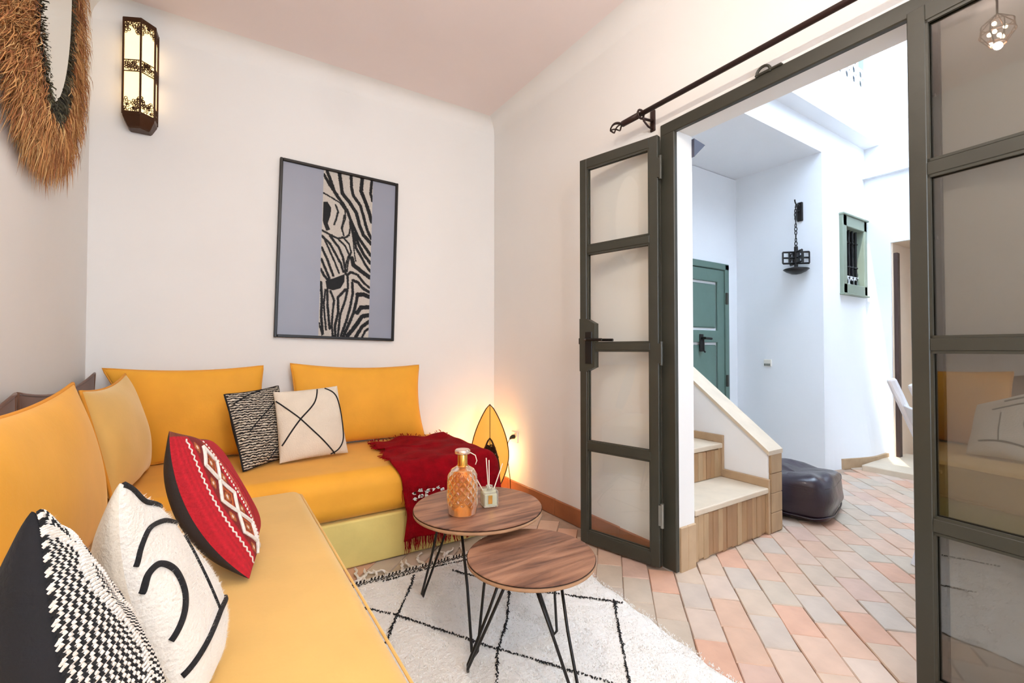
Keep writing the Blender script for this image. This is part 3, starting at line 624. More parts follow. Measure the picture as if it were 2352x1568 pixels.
# black and white knitted pillow, nearest
NB = ((-.085, .68, .462), (-.085, .99, .462), (-.170, .71, .922), (-.235, .97, .80))
t = thing('throw_pillow', 'black and white knitted pillow nearest the camera at bottom left', 'pillow', (-.05, .86, .455))
o, f, cs = pillow(t, *NB, .13, bow=-.02, mats=[M['navycloth'], M['navycloth']], n=40, pinch=.05)
b = MB(); n1, n2 = 44, 110; sp = [math.sin(lerp(-1.40, 1.40, i/(n1-1))) for i in range(n1)]; tq = [math.sin(lerp(-1.42, 1.42, j/(n2-1))) for j in range(n2)]
for i in range(n1):
    for j in range(n2):
        s_, t_ = sp[i], tq[j]; w2 = (sp[min(i+1, n1-1)]-sp[max(i-1, 0)])*.28; ht = (tq[min(j+1, n2-1)]-tq[max(j-1, 0)])*.35
        braid = abs(s_+.45-.28*math.cos(t_*5)) < .05 or abs(t_-.50+.5*(s_+.2)) < .022
        up = t_ > .50-.5*(s_+.2)
        on = braid or ((j+2*abs((i % 8)-4)) % 8 < 4 if up else (i+j//2) % 2 == 0)
        h_ = (.0075 if braid else .0048); p0 = f(s_-w2, t_-ht, 1, .001); p1 = f(s_, t_, 1, h_); p2 = f(s_+w2, t_+ht, 1, .001)
        b.tube([p0, p1, p2], [.0014, .0027, .0014], 5, mi=0 if on else 1)
obj('knit_stitches', b, [M['whiteyarn'], M['yarn']], t, world=True, kind='stuff')
fuzz(t, f, 1300, .006, M['whiteyarn'], r=.0005)
# woven black and white pillow in the corner
t = thing('throw_pillow', 'black and white finely striped woven pillow tucked behind the cream cross pillow', 'pillow', (.24, 2.8, .478))
o, f, cs = pillow(t, (.115, 2.665, .487), (.375, 2.90, .487), (.032, 2.80, .865), (.30, 3.0, .885), .11, [M['woven'], M['navycloth']], n=40, pinch=.04)
rim(f, .005, t, M['yarn']); yarn(t, f, [(-.7, -.1), (-.2, .2), (.3, .45), (.9, .75)], .003); yarn(t, f, [(-.9, .7), (-.3, .9), (.2, .97)], .004); yarn(t, f, [(-.2, -.95), (.3, -.6), (.8, -.2)], .003)
# cream pillow with the black cross
t = thing('throw_pillow', 'cream pillow with crossing black lines on the back bench', 'pillow', (.46, 2.78, .478))
o, f, cs = pillow(t, (.285, 2.735, .488), (.655, 2.80, .488), (.262, 2.845, .862), (.608, 2.885, .88), .12, [M['cream2'], M['cream2']], n=40, pinch=.03)
def zq(p, TLc=(437, 278), TRc=(932, 240), BLc=(482, 757), BRc=(987, 665)):
    u = v = .5
    for _ in range(20):
        x = lerp(lerp(TLc[0], TRc[0], u), lerp(BLc[0], BRc[0], u), v); y = lerp(lerp(TLc[1], TRc[1], u), lerp(BLc[1], BRc[1], u), v); u += (p[0]-x)/500; v += (p[1]-y)/460
    return (max(-.98, min(.98, 2*u-1)), max(-.98, min(.98, 1-2*v)))
for L_ in ([(442, 345), (545, 420), (610, 470), (720, 560), (800, 625), (875, 695)], [(757, 262), (720, 360), (610, 470), (540, 560), (485, 645)], [(820, 255), (890, 290), (925, 350), (950, 480), (945, 580), (900, 650), (845, 705)]): yarn(t, f, [zq(p) for p in L_], .0042)

# ------------------------------------------------------------------ crimson throw over the end of the back bench
t = thing('throw_blanket', 'crimson fringed wool throw over the right end of the back bench', 'blanket', (1.2, 2.8, .48))
xe, ye, zt_ = 1.432, 2.343, .482
def drape(p, q):
    dx, dy = max(0, p-(xe-.08)), max(0, (ye+.08)-q); h = math.hypot(dx, dy); r = .09
    x, y = min(p, xe-.08), max(q, ye+.08); wob = .006*math.sin(p*23+q*9)+.005*math.sin(q*31-p*7)
    if h < 1e-6: return Vector((x, y, zt_+.008+wob+.012*max(0, math.sin(q*16+p*3))*(q > 2.7)))
    a = min(h/r, PI/2); out = r*math.sin(a); z_ = zt_-r*(1-math.cos(a))-max(0, h-r*PI/2); ux, uy = dx/h, dy/h
    rip = .010*(1+math.sin(p*38+2*math.sin(q*4)))*min(1, max(0, h-.1)*5) if uy > .5 else .010*(1+math.sin(q*36))*min(1, max(0, h-.1)*5)
    return Vector((x+ux*(out+rip), y-uy*(out+rip), z_+.008+wob*.4))
n1, n2 = 70, 110; G = []
for i in range(n1+1):
    p = lerp(.815, xe+.33, i/n1); row = []
    for j in range(n2+1):
        v_ = j/n2; edge = .03*math.sin(p*14)+.02*math.sin(p*31); row.append(drape(p+.02*math.sin(v_*9)*(1-i/n1)*1.2+.018*(1-v_)*math.sin(v_*30)*(1-i/n1), lerp(2.99+edge, ye-.36, v_)))
    G.append(row)
mb = MB().grid(G); o = obj('cloth', mb, M['throw'], t, smooth=True, world=True); md = o.modifiers.new('s', 'SOLIDIFY'); md.thickness = .008; md.offset = 1
b = MB()
def strand(p0, d, L, r=.0022):
    k = 4; P = [p0+d*L*i/k+Vector((random.uniform(-.006, .006), random.uniform(-.003, .001), 0))*(i/k) for i in range(k+1)]; b.tube(P, [r, r, r, r*.8, r*.5], 4)
for k in range(150):
    i = random.randint(0, n1-20); p = G[i][n2]
    if p.z > .2: continue
    Lm = min(p.z-.02, random.uniform(.05, .11)); strand(p+Vector((random.uniform(-.006, .006), -.004, .012)), Vector((0, 0, -1)), max(Lm, .02))
for k in range(110):   # the looser fringe row part-way down the front
    i = random.randint(0, n1-22); p = G[i][int(n2*.74)]; strand(p+Vector((random.uniform(-.006, .006), -.010, .0)), Vector((0, -.02, -1)), random.uniform(.07, .16), .0018)
for k in range(60):
    j = random.randint(4, 60); p = G[0][j]; strand(p+Vector((0, 0, .008)), Vector((-1, random.uniform(-.5, .5), 0)), random.uniform(.015, .035), .002)
for k in range(50):
    i = random.randint(0, n1); p = G[i][0]; strand(p+Vector((0, 0, .010)), Vector((random.uniform(-.5, .5), .5, .5)), random.uniform(.01, .03), .0025)
obj('fringe', b, M['throw'], t, world=True, kind='stuff')
for k in range(12):
    i = (4, 6, 7, 9, 10, 12, 14, 16)[k % 8]; zt2 = (.345, .315)[k//8]+random.uniform(-.006, .006); j = min(range(n2+1), key=lambda q: abs(G[i][q].z-zt2)+(9 if G[i][q].y > 2.5 else 0)); p = G[i][j]
    obj('sequin', MB().lathe([(.0065, -.001), (.0065, .001)], 12, (0, 0, 0)).__class__().add(*(lambda b_: ([Matrix.Translation(p+Vector((random.uniform(-.01, .01), -.024, random.uniform(-.006, .006)))) @ Matrix.Rotation(PI/2, 4, 'X') @ Vector(q) for q in b_.v], b_.f))(MB().lathe([(.0055, -.001), (.0055, .001)], 12))), M['sequin'], t, world=True)

# ------------------------------------------------------------------ teardrop lamp and socket
lc = Vector((1.70, 2.93, 0)); rz = math.radians(-30)
t = thing('floor_lamp', 'glowing teardrop parchment lamp on the floor by the socket', 'lamp', tuple(lc), rz)
def tear(u):   # half width at height fraction u
    return .142*math.sin(PI*min(1, max(0, u))**1.0)**.72*(1-.45*max(0, u-.42)**1.1)
HT = .69
def tear_poly(sc_, z0, H_, n=22):
    R = [(tear(i/n)*sc_, z0+H_*i/n) for i in range(n+1)]; return R
def tp(sc_, z0, H_, y_, n=22):
    R = tear_poly(sc_, z0, H_, n); return [Vector((x, y_, z_)) for x, z_ in R]+[Vector((-x, y_, z_)) for x, z_ in reversed(R[1:-1])]
rows = []
for i in range(23):
    wz = tear(i/22); rows.append([Vector((wz*k/6, -.055*(1-(k/6)**2)*(wz/.142), HT*i/22+.002)) for k in range(-6, 7)])
obj('parchment_shade', MB().grid(rows), M['parchment'], t, smooth=True)
b = MB().tube(tp(1.0, .002, HT, 0), .0045, 6, closed=True); obj('rim', b, M['bronze'], t)
b = MB().tube([Vector((0, -.055*(tear(i/22)/.142)-.002, HT*i/22)) for i in range(11, 23)], .0025, 5); obj('seam', b, M['bronze'], t)
IH = .445; b = MB(); q = tp(.50, .01, IH, -.058)
b.tube(q, .006, 6, closed=True)
for k in range(120):
    u = random.uniform(.1, .86); hw = tear(u)*.5-.010
    if hw < .008: continue
    x = random.uniform(-hw, hw); z_ = .01+IH*u; rr = random.uniform(.010, .015); ry = -.058-.001*k/60
    b.tube([(x+rr*math.cos(a_), ry, z_+rr*math.sin(a_)) for a_ in np.linspace(0, 2*PI, 10)[:-1]], .0048, 4, closed=True)
obj('pierced_panel', b, M['bronze'], t)
R = tear_poly(.48, .012, IH-.01, 16); g_ = [[Vector((x*k/4, -.0555, z_)) for k in range(-4, 5)] for x, z_ in R[:14]]
obj('lit_backing', MB().grid(g_), M['glow'], t)
obj('foot', MB().bbox((-.05, -.02, 0), (.05, .05, .012), .004, 1), M['bronze'], t)
ld = bpy.data.lights.new('lamp_bulb', 'POINT'); ld.energy = LAMP_W; ld.color = (1, .62, .26); ld.shadow_soft_size = .0501
lo = bpy.data.objects.new('lamp_bulb', ld); COL.objects.link(lo); lo.parent = t; lo.location = (0.01, .085, .30)
t = thing('wall_socket', 'cream wall socket with black plug beside the teardrop lamp', 'socket', (XB, 2.915, .432))
obj('plate', MB().bbox((XB-.010, 2.872, .392), (XB+.002, 2.96, .472), .003, 2), M['plastic'], t, world=True)
obj('plug', MB().tube([(XB-.01, 2.912, .436), (XB-.025, 2.912, .436), (XB-.04, 2.91, .432), (XB-.055, 2.905, .424)], [.017, .017, .012, .006], 10), M['black'], t, world=True)
t = thing('power_cord', 'thin lamp cord from the plug down to the floor', 'cord', (XB-.06, 2.90, .42))
obj('cord', MB().tube([(XB-.055, 2.905, .424), (XB-.075, 2.90, .40), (XB-.08, 2.90, .30), (XB-.06, 2.89, .12), (XB-.05, 2.90, .012), (1.80, 2.95, .006), (1.74, 2.96, .006)], .003, 6), M['bronze'], t, smooth=True, world=True)

# ------------------------------------------------------------------ wall sconce
t = thing('wall_sconce', 'lit bronze lantern sconce with pierced metal bands high on the back wall', 'wall lamp', (-.36, YA, 2.3))
A = [(-.437, YA), (-.437, 3.135), (-.360, 3.098), (-.304, 3.148), (-.299, YA)]
cx_, cy_ = -.372, 3.19
def inset(p, k): return (cx_+(p[0]-cx_)*k, lerp(YA, p[1], k) if p[1] < YA else YA)
def plan(k, z_): return [Vector((*inset(p, k), z_)) for p in A]
for i in range(4): obj('lit_pane', MB().add([Vector((*inset(A[i], .95), 2.37)), Vector((*inset(A[i+1], .95), 2.37)), Vector((*inset(A[i+1], .95), 2.855)), Vector((*inset(A[i], .95), 2.855))], [(0, 1, 2, 3)]), M['sconce_glass'], t, world=True)
for i in range(5): obj('corner_bar', MB().tube([(*A[i], 2.355), (*A[i], 2.87)], .005, 6), M['bronze'], t, world=True)
def loft(zk):
    b = MB()
    for (z0, k0), (z1, k1) in zip(zk, zk[1:]):
        p, q = plan(k0, z0), plan(k1, z1); n = 5; b.add(p+q, [(i, (i+1) % n, n+(i+1) % n, n+i) for i in range(n)])
    b.add(plan(zk[0][1], zk[0][0]), [tuple(range(5))]); b.add(plan(zk[-1][1], zk[-1][0]), [tuple(range(5))]); return b
obj('cap', loft([(2.852, 1.02), (2.872, 1.04), (2.882, .9), (2.90, .5)]), M['bronze'], t, world=True)
obj('bowl', loft([(2.298, .62), (2.305, .72), (2.345, 1.0), (2.368, 1.03)]), M['bronze'], t, world=True)
for zc0, zc1, den in ((2.775, 2.86, 46), (2.585, 2.645, 34), (2.365, 2.46, 46)):
    b = MB()
    for i in range(4):
        P0, P1 = Vector((*A[i], 0)), Vector((*A[i+1], 0)); Lg = (P1-P0).length
        for _ in range(int(den*Lg/.07)):
            u = random.uniform(.06, .94); z_ = random.uniform(zc0+.006, zc1-.006); scal = abs(u-.5)*2
            if zc0 > 2.7 and z_ < zc0+.045*(1-scal): continue
            if zc0 < 2.4 and z_ > zc1-.045*(1-scal): continue
            c_ = P0.lerp(P1, u); d_ = (P1-P0).normalized(); rr = random.uniform(.005, .0085)
            b.tube([Vector((c_.x, c_.y, z_))+d_*rr*math.cos(a_)+Vector((0, 0, rr*math.sin(a_))) for a_ in np.linspace(0, 2*PI, 8)[:-1]], .0017, 4, closed=True)
        for zz in (zc0, zc1):
            if (zc0 > 2.7 and zz == zc0) or (zc0 < 2.4 and zz == zc1): continue
            b.tube([Vector((P0.x, P0.y, zz)), Vector((P1.x, P1.y, zz))], .003, 4)
    obj('filigree_band', b, M['bronze'], t, world=True)

# ------------------------------------------------------------------ framed zebra picture
t = thing('framed_picture', 'black framed zebra picture with grey side bands on the back wall', 'picture', (.692, YA, 1.74))
W, Hh = .768, 1.143; R2 = Matrix.Rotation(math.radians(1.4), 4, 'Y')
def place(b): b.v = [tuple(R2 @ Vector(p)) for p in b.v]; return b
b = MB(); e = .018
for a_, c_ in (((-W/2, -Hh/2), (-W/2+e, Hh/2)), ((W/2-e, -Hh/2), (W/2, Hh/2)), ((-W/2+e, Hh/2-e), (W/2-e, Hh/2)), ((-W/2+e, -Hh/2), (W/2-e, -Hh/2+e))): b.bbox((a_[0], -.032, a_[1]), (c_[0], -.001, c_[1]), .003, 1)
obj('frame', place(b), M['black'], t)
pu0, pu1 = -.122, .205
for x0, x1 in ((-W/2+e, pu0), (pu1, W/2-e)): obj('mat_band', place(MB().box((x0, -.016, -Hh/2+e), (x1, -.004, Hh/2-e))), mat('grey_mat', S(142, 145, 158), .42, noise=(5, .05)), t)
nx, nz = 130, 430; g_ = [[Vector((lerp(pu0, pu1, i/nx), -.0165, lerp(Hh/2-e, -Hh/2+e, j/nz))) for j in range(nz+1)] for i in range(nx+1)]
zo = obj('zebra_print', place(MB().grid(g_)), M['print'], t, recalc=False)
UV = np.array([(i/nx, j/nz) for i in range(nx+1) for j in range(nz+1)])
def zn(p):
    x, y = p; v = (y-180-(x-412)*.26)/(1478+(x-392)*.037-180-(x-412)*.26); xl = 412-20*v; xr = 815-17*v; return ((x-xl)/(xr-xl)*403, v*1240)
PX = UV*np.array([403, 1240])
STR = [(26, '440,195 470,270 500,360 545,420 600,500 640,600 700,720 760,800 805,860'), (30, '535,215 550,300 560,370 620,440 680,530 705,620 740,700 806,770'), (26, '630,235 635,330 650,390 710,470 740,560 770,660 806,730'),
 (32, '722,260 715,360 760,460 790,540 808,600'), (24, '805,280 795,380 812,440'), (24, '414,215 460,300 520,380'), (12, '412,360 470,395 540,440 585,500 590,560 570,620 565,660 578,700'),
 (16, '510,460 530,510 515,570 500,610'), (14, '580,540 570,600 560,640 578,695'), (16, '625,570 632,640 620,700 590,715 530,720 470,690 408,655'), (22, '640,600 660,700 680,800 720,860 760,930 805,985'), (26, '665,690 700,770 745,850 803,920'),
 (10, '635,620 655,740 668,840 680,900'), (20, '408,700 470,760 520,850 560,920 580,980'), (20, '470,700 540,790 575,870 590,940 600,1000'), (16, '530,720 590,780 625,850 600,920 590,985'), (14, '570,710 625,770 640,830 615,920 610,980'),
 (20, '408,790 450,880 480,960 500,1010'), (16, '430,730 490,860 525,940 545,990'), (20, '405,880 440,960 470,1030'), (20, '403,960 430,1010 460,1045'), (34, '650,880 660,930 720,975 800,1030'), (20, '610,1010 640,985 700,1010 750,1070 800,1110'),
 (24, '660,1050 700,1065 740,1110 800,1145'), (20, '615,1020 620,1100 600,1200 560,1320 545,1480'), (22, '655,1070 660,1150 640,1260 610,1370 570,1475'), (26, '700,1160 690,1220 670,1300 640,1370 590,1480'), (34, '700,1160 750,1160 800,1180'),
 (34, '700,1300 730,1260 800,1260'), (34, '620,1480 690,1400 740,1330 798,1320'), (30, '690,1488 740,1410 798,1370'), (20, '745,1490 770,1440 798,1425'), (22, '405,1060 415,1200 412,1330 425,1460'), (16, '440,1120 430,1230 440,1330 450,1430'),
 (20, '455,1120 460,1250 475,1380 480,1420'), (18, '480,1130 510,1200 500,1300 495,1400 505,1480'), (22, '600,1120 540,1180 545,1300 520,1400 525,1480'), (12, '398,1380 420,1470')]
Cz = np.tile(np.array(S(196, 188, 178)), (len(PX), 1)); jit = (rng.random(len(PX))-.5)*5
for wd, s_ in STR:
    P = [zn(tuple(map(float, q.split(',')))) for q in s_.split()]; d = seg_dist(PX, P)+jit; Cz[d < wd/2] = S(26, 26, 28)
for s_ in ('412,430 445,430 475,480 470,540 450,600 470,650 440,660 412,590', '440,1050 520,1025 590,1000 590,1060 560,1110 500,1125 450,1110'):
    Cz[in_poly(PX, [zn(tuple(map(float, q.split(',')))) for q in s_.split()])] = S(26, 26, 28)
set_paint(zo.data, Cz)

# ------------------------------------------------------------------ oval mirror with raffia fringe on the left wall
mc = Vector((XC, 2.30, 2.47))
t = thing('fringed_mirror', 'tall oval mirror with dark woven rim and long raffia fringe', 'mirror', tuple(mc))
def oval(a_, rw, rh): return (rw*math.copysign(abs(math.cos(a_))**1.1, math.cos(a_)), rh*math.copysign(abs(math.sin(a_))**.95, math.sin(a_)))
N_ = 40; ring = [oval(2*PI*k/N_, .14, .46) for k in range(N_)]
obj('mirror_glass', MB().prism(ring, lambda a_, b_, t_: Vector((t_+.13*a_, a_, b_)), .060, .067), M['mirror'], t)
obj('backing', MB().prism([oval(2*PI*k/N_, .33, .60) for k in range(N_)], lambda a_, b_, t_: Vector((t_, a_, b_)), .0, .055), M['raffia'][3], t)
b = MB(); random.seed(3)
for k in range(3600):
    a_ = random.uniform(0, 2*PI); u0 = random.random(); y0, z0 = oval(a_, lerp(.135, .21, u0), lerp(.46, .52, u0)); d = Vector((0, y0/.135*.45, z0/.45*.135*2)); d = Vector((0, math.cos(a_), math.sin(a_)*.8)).normalized()
    p = Vector((.058+.012*random.random(), y0, z0)); L_ = random.uniform(.03, .085); e_ = p+d*L_*.7+Vector((random.uniform(.0, .022), random.uniform(-.012, .012), random.uniform(-.012, .012)))
    n_ = Vector((random.uniform(-1, 1), random.uniform(-1, 1), random.uniform(-1, 1)))*.0022
    b.add([p-n_, p+n_, p.lerp(e_, .6)+n_+Vector((.008, 0, 0)), e_, p.lerp(e_, .6)-n_+Vector((.008, 0, 0))], [(0, 1, 2, 4), (4, 2, 3)], random.randrange(3))
obj('woven_rim', b, M['raffia_dark'], t, kind='stuff', recalc=False)
b = MB()
for k in range(27000):
    a_ = random.uniform(0, 2*PI); u0 = random.random()**1.3; y0, z0 = oval(a_, lerp(.20, .53, u0), lerp(.50, .65, u0)); d = Vector((0, math.cos(a_)*1.0, math.sin(a_)*.75))
    d = (d+Vector((0, random.gauss(0, .28), random.gauss(0, .28)-.10))).normalized(); p = Vector((.045+.03*(1-u0)*random.random(), y0, z0)); L_ = random.uniform(.07, .17)
    lift = random.uniform(-.03, .022); q = p+d*L_*.55+Vector((lift, 0, 0)); e_ = p+d*L_+Vector((lift*.9-.005, random.gauss(0, .008), random.gauss(0, .008)-.006)); e_.x = max(e_.x, .012)
    n_ = Vector((random.uniform(-1, 1), random.uniform(-1, 1), random.uniform(-1, 1)))*.0012
    r_ = random.random(); mi = 0 if r_ < .4 else (1 if r_ < .68 else (2 if r_ < .88 else 3))
    if z0 > .05 and u0 < .5 and random.random() < .4: mi = 3
    b.add([p-n_, p+n_, q+n_, q-n_, e_], [(0, 1, 2, 3), (3, 2, 4)], mi)
obj('raffia_fringe', b, M['raffia'], t, kind='stuff', recalc=False)

# ------------------------------------------------------------------ rug
rg = thing('rug', 'shaggy white rug with black diamond lines under the two tables', 'rug', (.9, 1.2, 0))
RX0, RX1a, RX1b, RY1, RY0 = .285, 1.60, 1.43, 2.185, -.6
def rx1(y): return lerp(RX1a, RX1b, (RY1-y)/1.35)+.006*math.sin(y*31)
G = []; n1, n2 = 90, 170
for i in range(n1+1):
    row = []
    for j in range(n2+1):
        y = lerp(RY1, RY0, j/n2)+.005*math.sin(i*.9); x = lerp(RX0, rx1(y), i/n1); ed = min(i, n1-i, j, n2-j)/2.0
        row.append(Vector((x, y, .003+.011*min(1, ed)+.0025*math.sin(x*40+math.sin(y*22)*2)*math.sin(y*37)+random.uniform(-.0012, .0012))))
    G.append(row)
mb = MB().grid(G); obj('pile', mb, M['rug'], rg, smooth=True, world=True)
b = MB()   # tufted nap
for k in range(42000):
    y = random.uniform(.55, RY1-.005); x = random.uniform(.36, rx1(y)+.008); l_ = random.uniform(.004, .010); a_ = random.uniform(0, 6.28); dx_, dy_ = math.cos(a_)*.0022, math.sin(a_)*.0022; z_ = .012
    b.add([(x-dx_, y-dy_, z_), (x+dx_, y+dy_, z_), (x+random.uniform(-.005, .005), y+random.uniform(-.005, .005), z_+l_*.8)], [(0, 1, 2)])
obj('wool_nap', b, M['rug'], rg, kind='stuff', world=True, recalc=False)
def rugline(pts, wdt=.019):
    b = MB(); P = [np.array(p) for p in pts]
    for p, q in zip(P, P[1:]):
        L_ = np.linalg.norm(q-p); n = int(L_/.0035)
        for k in range(n):
            c_ = p+(q-p)*k/n+rng.normal(0, .0022, 2)
            if random.random() < .12: continue
            w_ = wdt*random.uniform(.3, .8)*(.7+.5*math.sin(k*.13)); a_ = random.uniform(0, 6.28); d_ = np.array([math.cos(a_), math.sin(a_)])*w_/2
            b.tube([(c_[0]-d_[0], c_[1]-d_[1], .014), (c_[0], c_[1], .019), (c_[0]+d_[0], c_[1]+d_[1], .015)], [.0015, .0026, .0012], 4)
    obj('pattern_line', b, M['yarn'], rg, world=True)
rugline([(.80, 2.11), (.761, 2.03), (.60, 1.79), (.547, 1.707), (.38, 1.47)]); rugline([(.40, 2.14), (.518, 1.966), (.623, 1.834), (.849, 1.447), (1.003, 1.213), (1.20, .90)])
rugline([(1.24, 1.92), (1.12, 1.753), (.985, 1.56), (.849, 1.41), (.70, 1.17), (.52, .9)]); rugline([(.98, 2.05), (1.08, 1.87), (1.209, 1.674), (1.405, 1.463), (1.47, 1.39)]); rugline([(1.45, 1.43), (1.29, 1.24), (1.14, 1.057), (.95, .80)])
rugline([(.66, 2.13), (.9, 2.135), (1.12, 2.11), (1.20, 2.05)], .012)
b = MB()
for k in range(150):
    x = lerp(.30, RX1a-.02, k/150); b.tube([(x, RY1-.012, .012), (x+.006, RY1-.002, .019), (x+.010, RY1+.008, .008)], .0032, 5, mi=k % 2 if k % 5 else 0)
for yy in (RY1-.02, RY1-.034): 
    for k in range(95): x = lerp(.30, RX1a-.05, k/95); b.tube([(x, yy, .016), (x+.008, yy+.006*(-1)**k, .018)], .0022, 4, mi=1)
obj('woven_border', b, [M['whiteyarn'], M['yarn']], rg, world=True)
random.seed(11); x = .36
while x < 1.5:
    L_ = random.uniform(.10, .17); y = RY1; P = []; ax = random.uniform(-.6, .6); px, py = x, y
    for i in range(9):
        P.append((px, py, .008+.004*math.sin(i*1.7))); py += L_/8*math.cos(ax)*(1 if py < 2.35 else -.4); px += L_/8*math.sin(ax); ax += random.uniform(-.7, .7)
        py = min(py, 2.362)
    b = MB()
    for q in range(3): b.tube([(p[0]+.0035*math.cos(i*1.2+q*2.1), p[1]+.0035*math.sin(i*1.2+q*2.1), p[2]+.002*q) for i, p in enumerate(P)], [.0042]*7+[.003, .0016], 5)
    obj('tassel', b, M['whiteyarn'], rg, world=True); x += random.uniform(.05, .075)

# ------------------------------------------------------------------ nesting tables
def table(label, c, r, h, feet, legtop):
    t = thing('side_table', label, 'table', (c[0], c[1], 0), 0)
    prof = [(0, h-.022), (r-.008, h-.022), (r-.001, h-.018), (r, h-.006), (r-.004, h), (0, h)]
    b = MB(); b.lathe(prof[:4], 64, (0, 0, 0), 1); b.lathe(prof[3:], 64, (0, 0, 0), 0); obj('tabletop', b, [M['wood'], M['woodedge']], t, wn=True)
    for fx_, fy_ in feet:
        f = Vector((fx_-c[0], fy_-c[1], .032)); d = Vector((f.x, f.y, 0)).normalized(); n = Vector((-d.y, d.x, 0)); tc = d*legtop; zt = h-.024
        b = MB(); a_ = tc+n*.06; e_ = tc-n*.06; a_.z = e_.z = zt
        k = [a_, lerp(a_, f, .5), f+n*.010+Vector((0, 0, .012)), f+Vector((0, 0, -.004)), f-n*.010+Vector((0, 0, .012)), lerp(e_, f, .5), e_]
        b.tube(k, .0052, 8); lg = obj('leg', b, M['black'], t, smooth=True)
        m4 = Matrix.Translation((tc.x, tc.y, 0)) @ Matrix.Rotation(math.atan2(d.y, d.x), 4, 'Z')
        obj('mounting_plate', MB().bbox((-.02, -.075, h-.026), (.05, .075, h-.0215), .001, 1, mtx=m4), M['black'], lg)
    return t
table('taller round wooden side table holding the amber bottle, on hairpin legs', (.905, 1.655), .263, .46, [(.76, 1.885), (1.15, 1.672), (.765, 1.423)], .14)
table('lower empty round wooden side table in front, on hairpin legs', (.897, 1.268), .217, .41, [(.71, 1.368), (1.075, 1.368), (.915, 1.05)], .07)

# amber bottle
bx, by, bz = .808, 1.605, .4605
t = thing('amber_bottle', 'amber diamond cut glass bottle with gold neck on the taller table', 'bottle', (bx, by, bz))
def br(z):
    pts = [(0, .049), (.006, .055), (.03, .058), (.10, .058), (.15, .055), (.172, .045), (.184, .026), (.19, .020)]
    for (z0, r0), (z1, r1) in zip(pts, pts[1:]):
        if z <= z1: return lerp(r0, r1, (z-z0)/(z1-z0))
    return .02
n1, n2 = 150, 180; G = []
for i in range(n1+1):
    z = .188*i/n1; row = []
    for j in range(n2+1):
        a_ = 2*PI*j/n2; q = max(abs(math.sin(a_*7+z*95)), abs(math.sin(a_*7-z*95)))**4; on = min(1, max(0, (z-.032)*40))*min(1, max(0, (.168-z)*50)); r_ = br(z)+.0042*q*on-.002*on+.0008*math.sin(a_*3+z*90); row.append(Vector((r_*math.cos(a_), r_*math.sin(a_), z)))
    G.append(row)
b = MB().grid(G); b.add([G[0][j] for j in range(n2)], [tuple(reversed(range(n2)))]); obj('glass_body', b, M['amber'], t, smooth=True, recalc=False)
obj('gold_neck', MB().lathe([(.0, .184), (.021, .184), (.021, .186), (.019, .188), (.019, .232), (.0, .232)], 28), M['gold'], t, wn=True)
obj('stopper', MB().lathe([(0, .232), (.027, .232), (.030, .236), (.030, .246), (.026, .250), (0, .250)], 28), M['rose'], t, wn=True)
Rv = Vector((.84, -.543, 0)); P = [Vector((0, 0, .232))+Rv*.018, Vector((0, 0, .236))+Rv*.032, Vector((0, 0, .226))+Rv*.05, Vector((0, 0, .205))+Rv*.056, Vector((0, 0, .19))+Rv*.05]
obj('string', MB().tube(P, .0018, 5), M['reed'], t, smooth=True)
# reed diffuser
dx_, dy_ = .942, 1.628
t = thing('reed_diffuser', 'square glass reed diffuser with pale liquid on the taller table', 'diffuser', (dx_, dy_, bz), math.radians(-14))
obj('bottle', MB().bbox((-.031, -.031, 0), (.031, .031, .066), .006, 3), M['bottle'], t, wn=True)
obj('liquid', MB().bbox((-.025, -.025, .006), (.025, .025, .054), .003, 2), M['liquid'], t, wn=True)
obj('label_panel', MB().bbox((-.013, -.0325, .016), (.004, -.0312, .05), .0004, 1), M['gold'], t)
obj('neck', MB().lathe([(.011, .066), (.011, .076), (.014, .077), (.014, .082), (.010, .083)], 20), M['bottle'], t, wn=True)
for ax, ay, L_ in ((-.075, .0, .155), (-.012, .0, .165), (.004, .02, .15), (.055, .01, .145)):
    z1 = math.sqrt(max(.001, L_**2-ax*ax)); obj('reed', MB().tube([Vector((ax*.05, ay*.05, .02)), Vector((ax*1.1, ay, z1+.03))], .0021, 6), M['reed'], t)

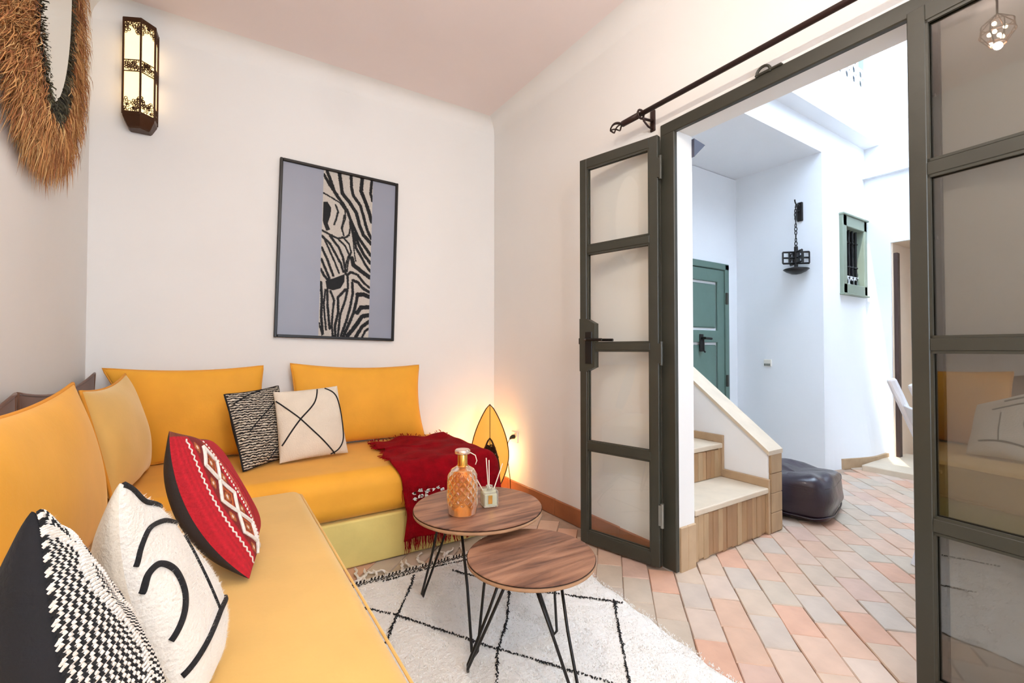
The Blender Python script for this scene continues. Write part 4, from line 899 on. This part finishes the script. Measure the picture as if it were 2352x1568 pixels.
# ------------------------------------------------------------------ curtain rod
t = thing('curtain_rod', 'dark wrought iron curtain rod above the doorway with twisted cage finial', 'curtain rod', (1.82, 1.2, 2.31))
xr = 1.818; obj('rod', MB().tube([(xr, 1.72, 2.312), (xr, -.75, 2.29)], .0125, 12), M['rod'], t, smooth=True, world=True)
obj('collar', MB().tube([(xr, 1.715, 2.312), (xr, 1.70, 2.312), (xr, 1.60, 2.311)], .016, 12), M['rod'], t, smooth=True, world=True)
b = MB()
for k in range(4):
    P = []
    for i in range(13):
        u = i/12; rr = .026*math.sin(PI*u)**.8; a_ = k*PI/2+u*2.4; P.append((xr+rr*math.cos(a_), 1.72+.085*u, 2.312+rr*math.sin(a_)))
    b.tube(P, .0042, 6)
obj('cage_finial', b, M['rod'], t, smooth=True, world=True)
for yb in (1.59, -.2):
    b = MB().bbox((XB-.008, yb-.016, 2.245), (XB+.002, yb+.016, 2.355), .003, 1); b.tube([(XB-.005, yb, 2.30), (xr+.01, yb, 2.292)], .007, 8); b.tube([(XB-.006, yb, 2.255), (XB-.04, yb, 2.262), (xr+.02, yb, 2.285)], .005, 6)
    b.tube([(xr+.022*math.cos(a_), yb, 2.311+.022*math.sin(a_)) for a_ in np.linspace(0, 2*PI, 14)[:-1]], .006, 6, closed=True); obj('bracket', b, M['rod'], t, smooth=True, world=True)

# ------------------------------------------------------------------ ceiling pendant of the room (above the frame, seen in the right leaf's glass)
pc = Vector((.53, .87, 2.70)); t = thing('pendant_lamp', 'pierced metal ceiling pendant reflected in the right glass door leaf', 'lamp', tuple(pc)); t.scale = (.6, .6, .6)
obj('stem', MB().tube([(0, 0, .14), (0, 0, .45)], .008, 8), M['bronze'], t)
b = MB()
for k in range(8): a_ = 2*PI*k/8; b.tube([(.012*math.cos(a_), .012*math.sin(a_), .14), (.10*math.cos(a_), .10*math.sin(a_), .06), (.11*math.cos(a_), .11*math.sin(a_), -.02), (.05*math.cos(a_), .05*math.sin(a_), -.11)], .004, 5)
for z_, r_ in ((.06, .10), (-.02, .11), (-.11, .05)): b.tube([(r_*math.cos(a_), r_*math.sin(a_), z_) for a_ in np.linspace(0, 2*PI, 25)[:-1]], .004, 5, closed=True)
obj('cage', b, M['bronze'], t)
for k in range(7):
    q = Vector((.05*math.cos(k*2.4), .05*math.sin(k*2.4), .05-.022*k)); bb_ = MB().lathe([(.0005, -.016), (.011, -.012), (.015, 0), (.011, .012), (.0005, .016)], 12, tuple(q)); obj('bulb', bb_, M['bulb'], t, smooth=True)
ld = bpy.data.lights.new('pendant_light', 'POINT'); ld.energy = PENDANT_W; ld.color = (1, .90, .79); ld.shadow_soft_size = .016
lo = bpy.data.objects.new('pendant_light', ld); COL.objects.link(lo); lo.parent = t; lo.location = (0, 0, -.125)
t2 = thing('pendant_lamp', 'second ceiling pendant, added unseen behind the camera to even the room light', 'lamp', (.42, -.95, 2.70)); t2.scale = (.6, .6, .6)  # extra pendant added out of view for more even light
for ch in list(t.children):
    c_ = ch.copy(); COL.objects.link(c_); c_.parent = t2
    if c_.type == 'LIGHT': c_.data = ld.copy(); c_.data.energy = 52
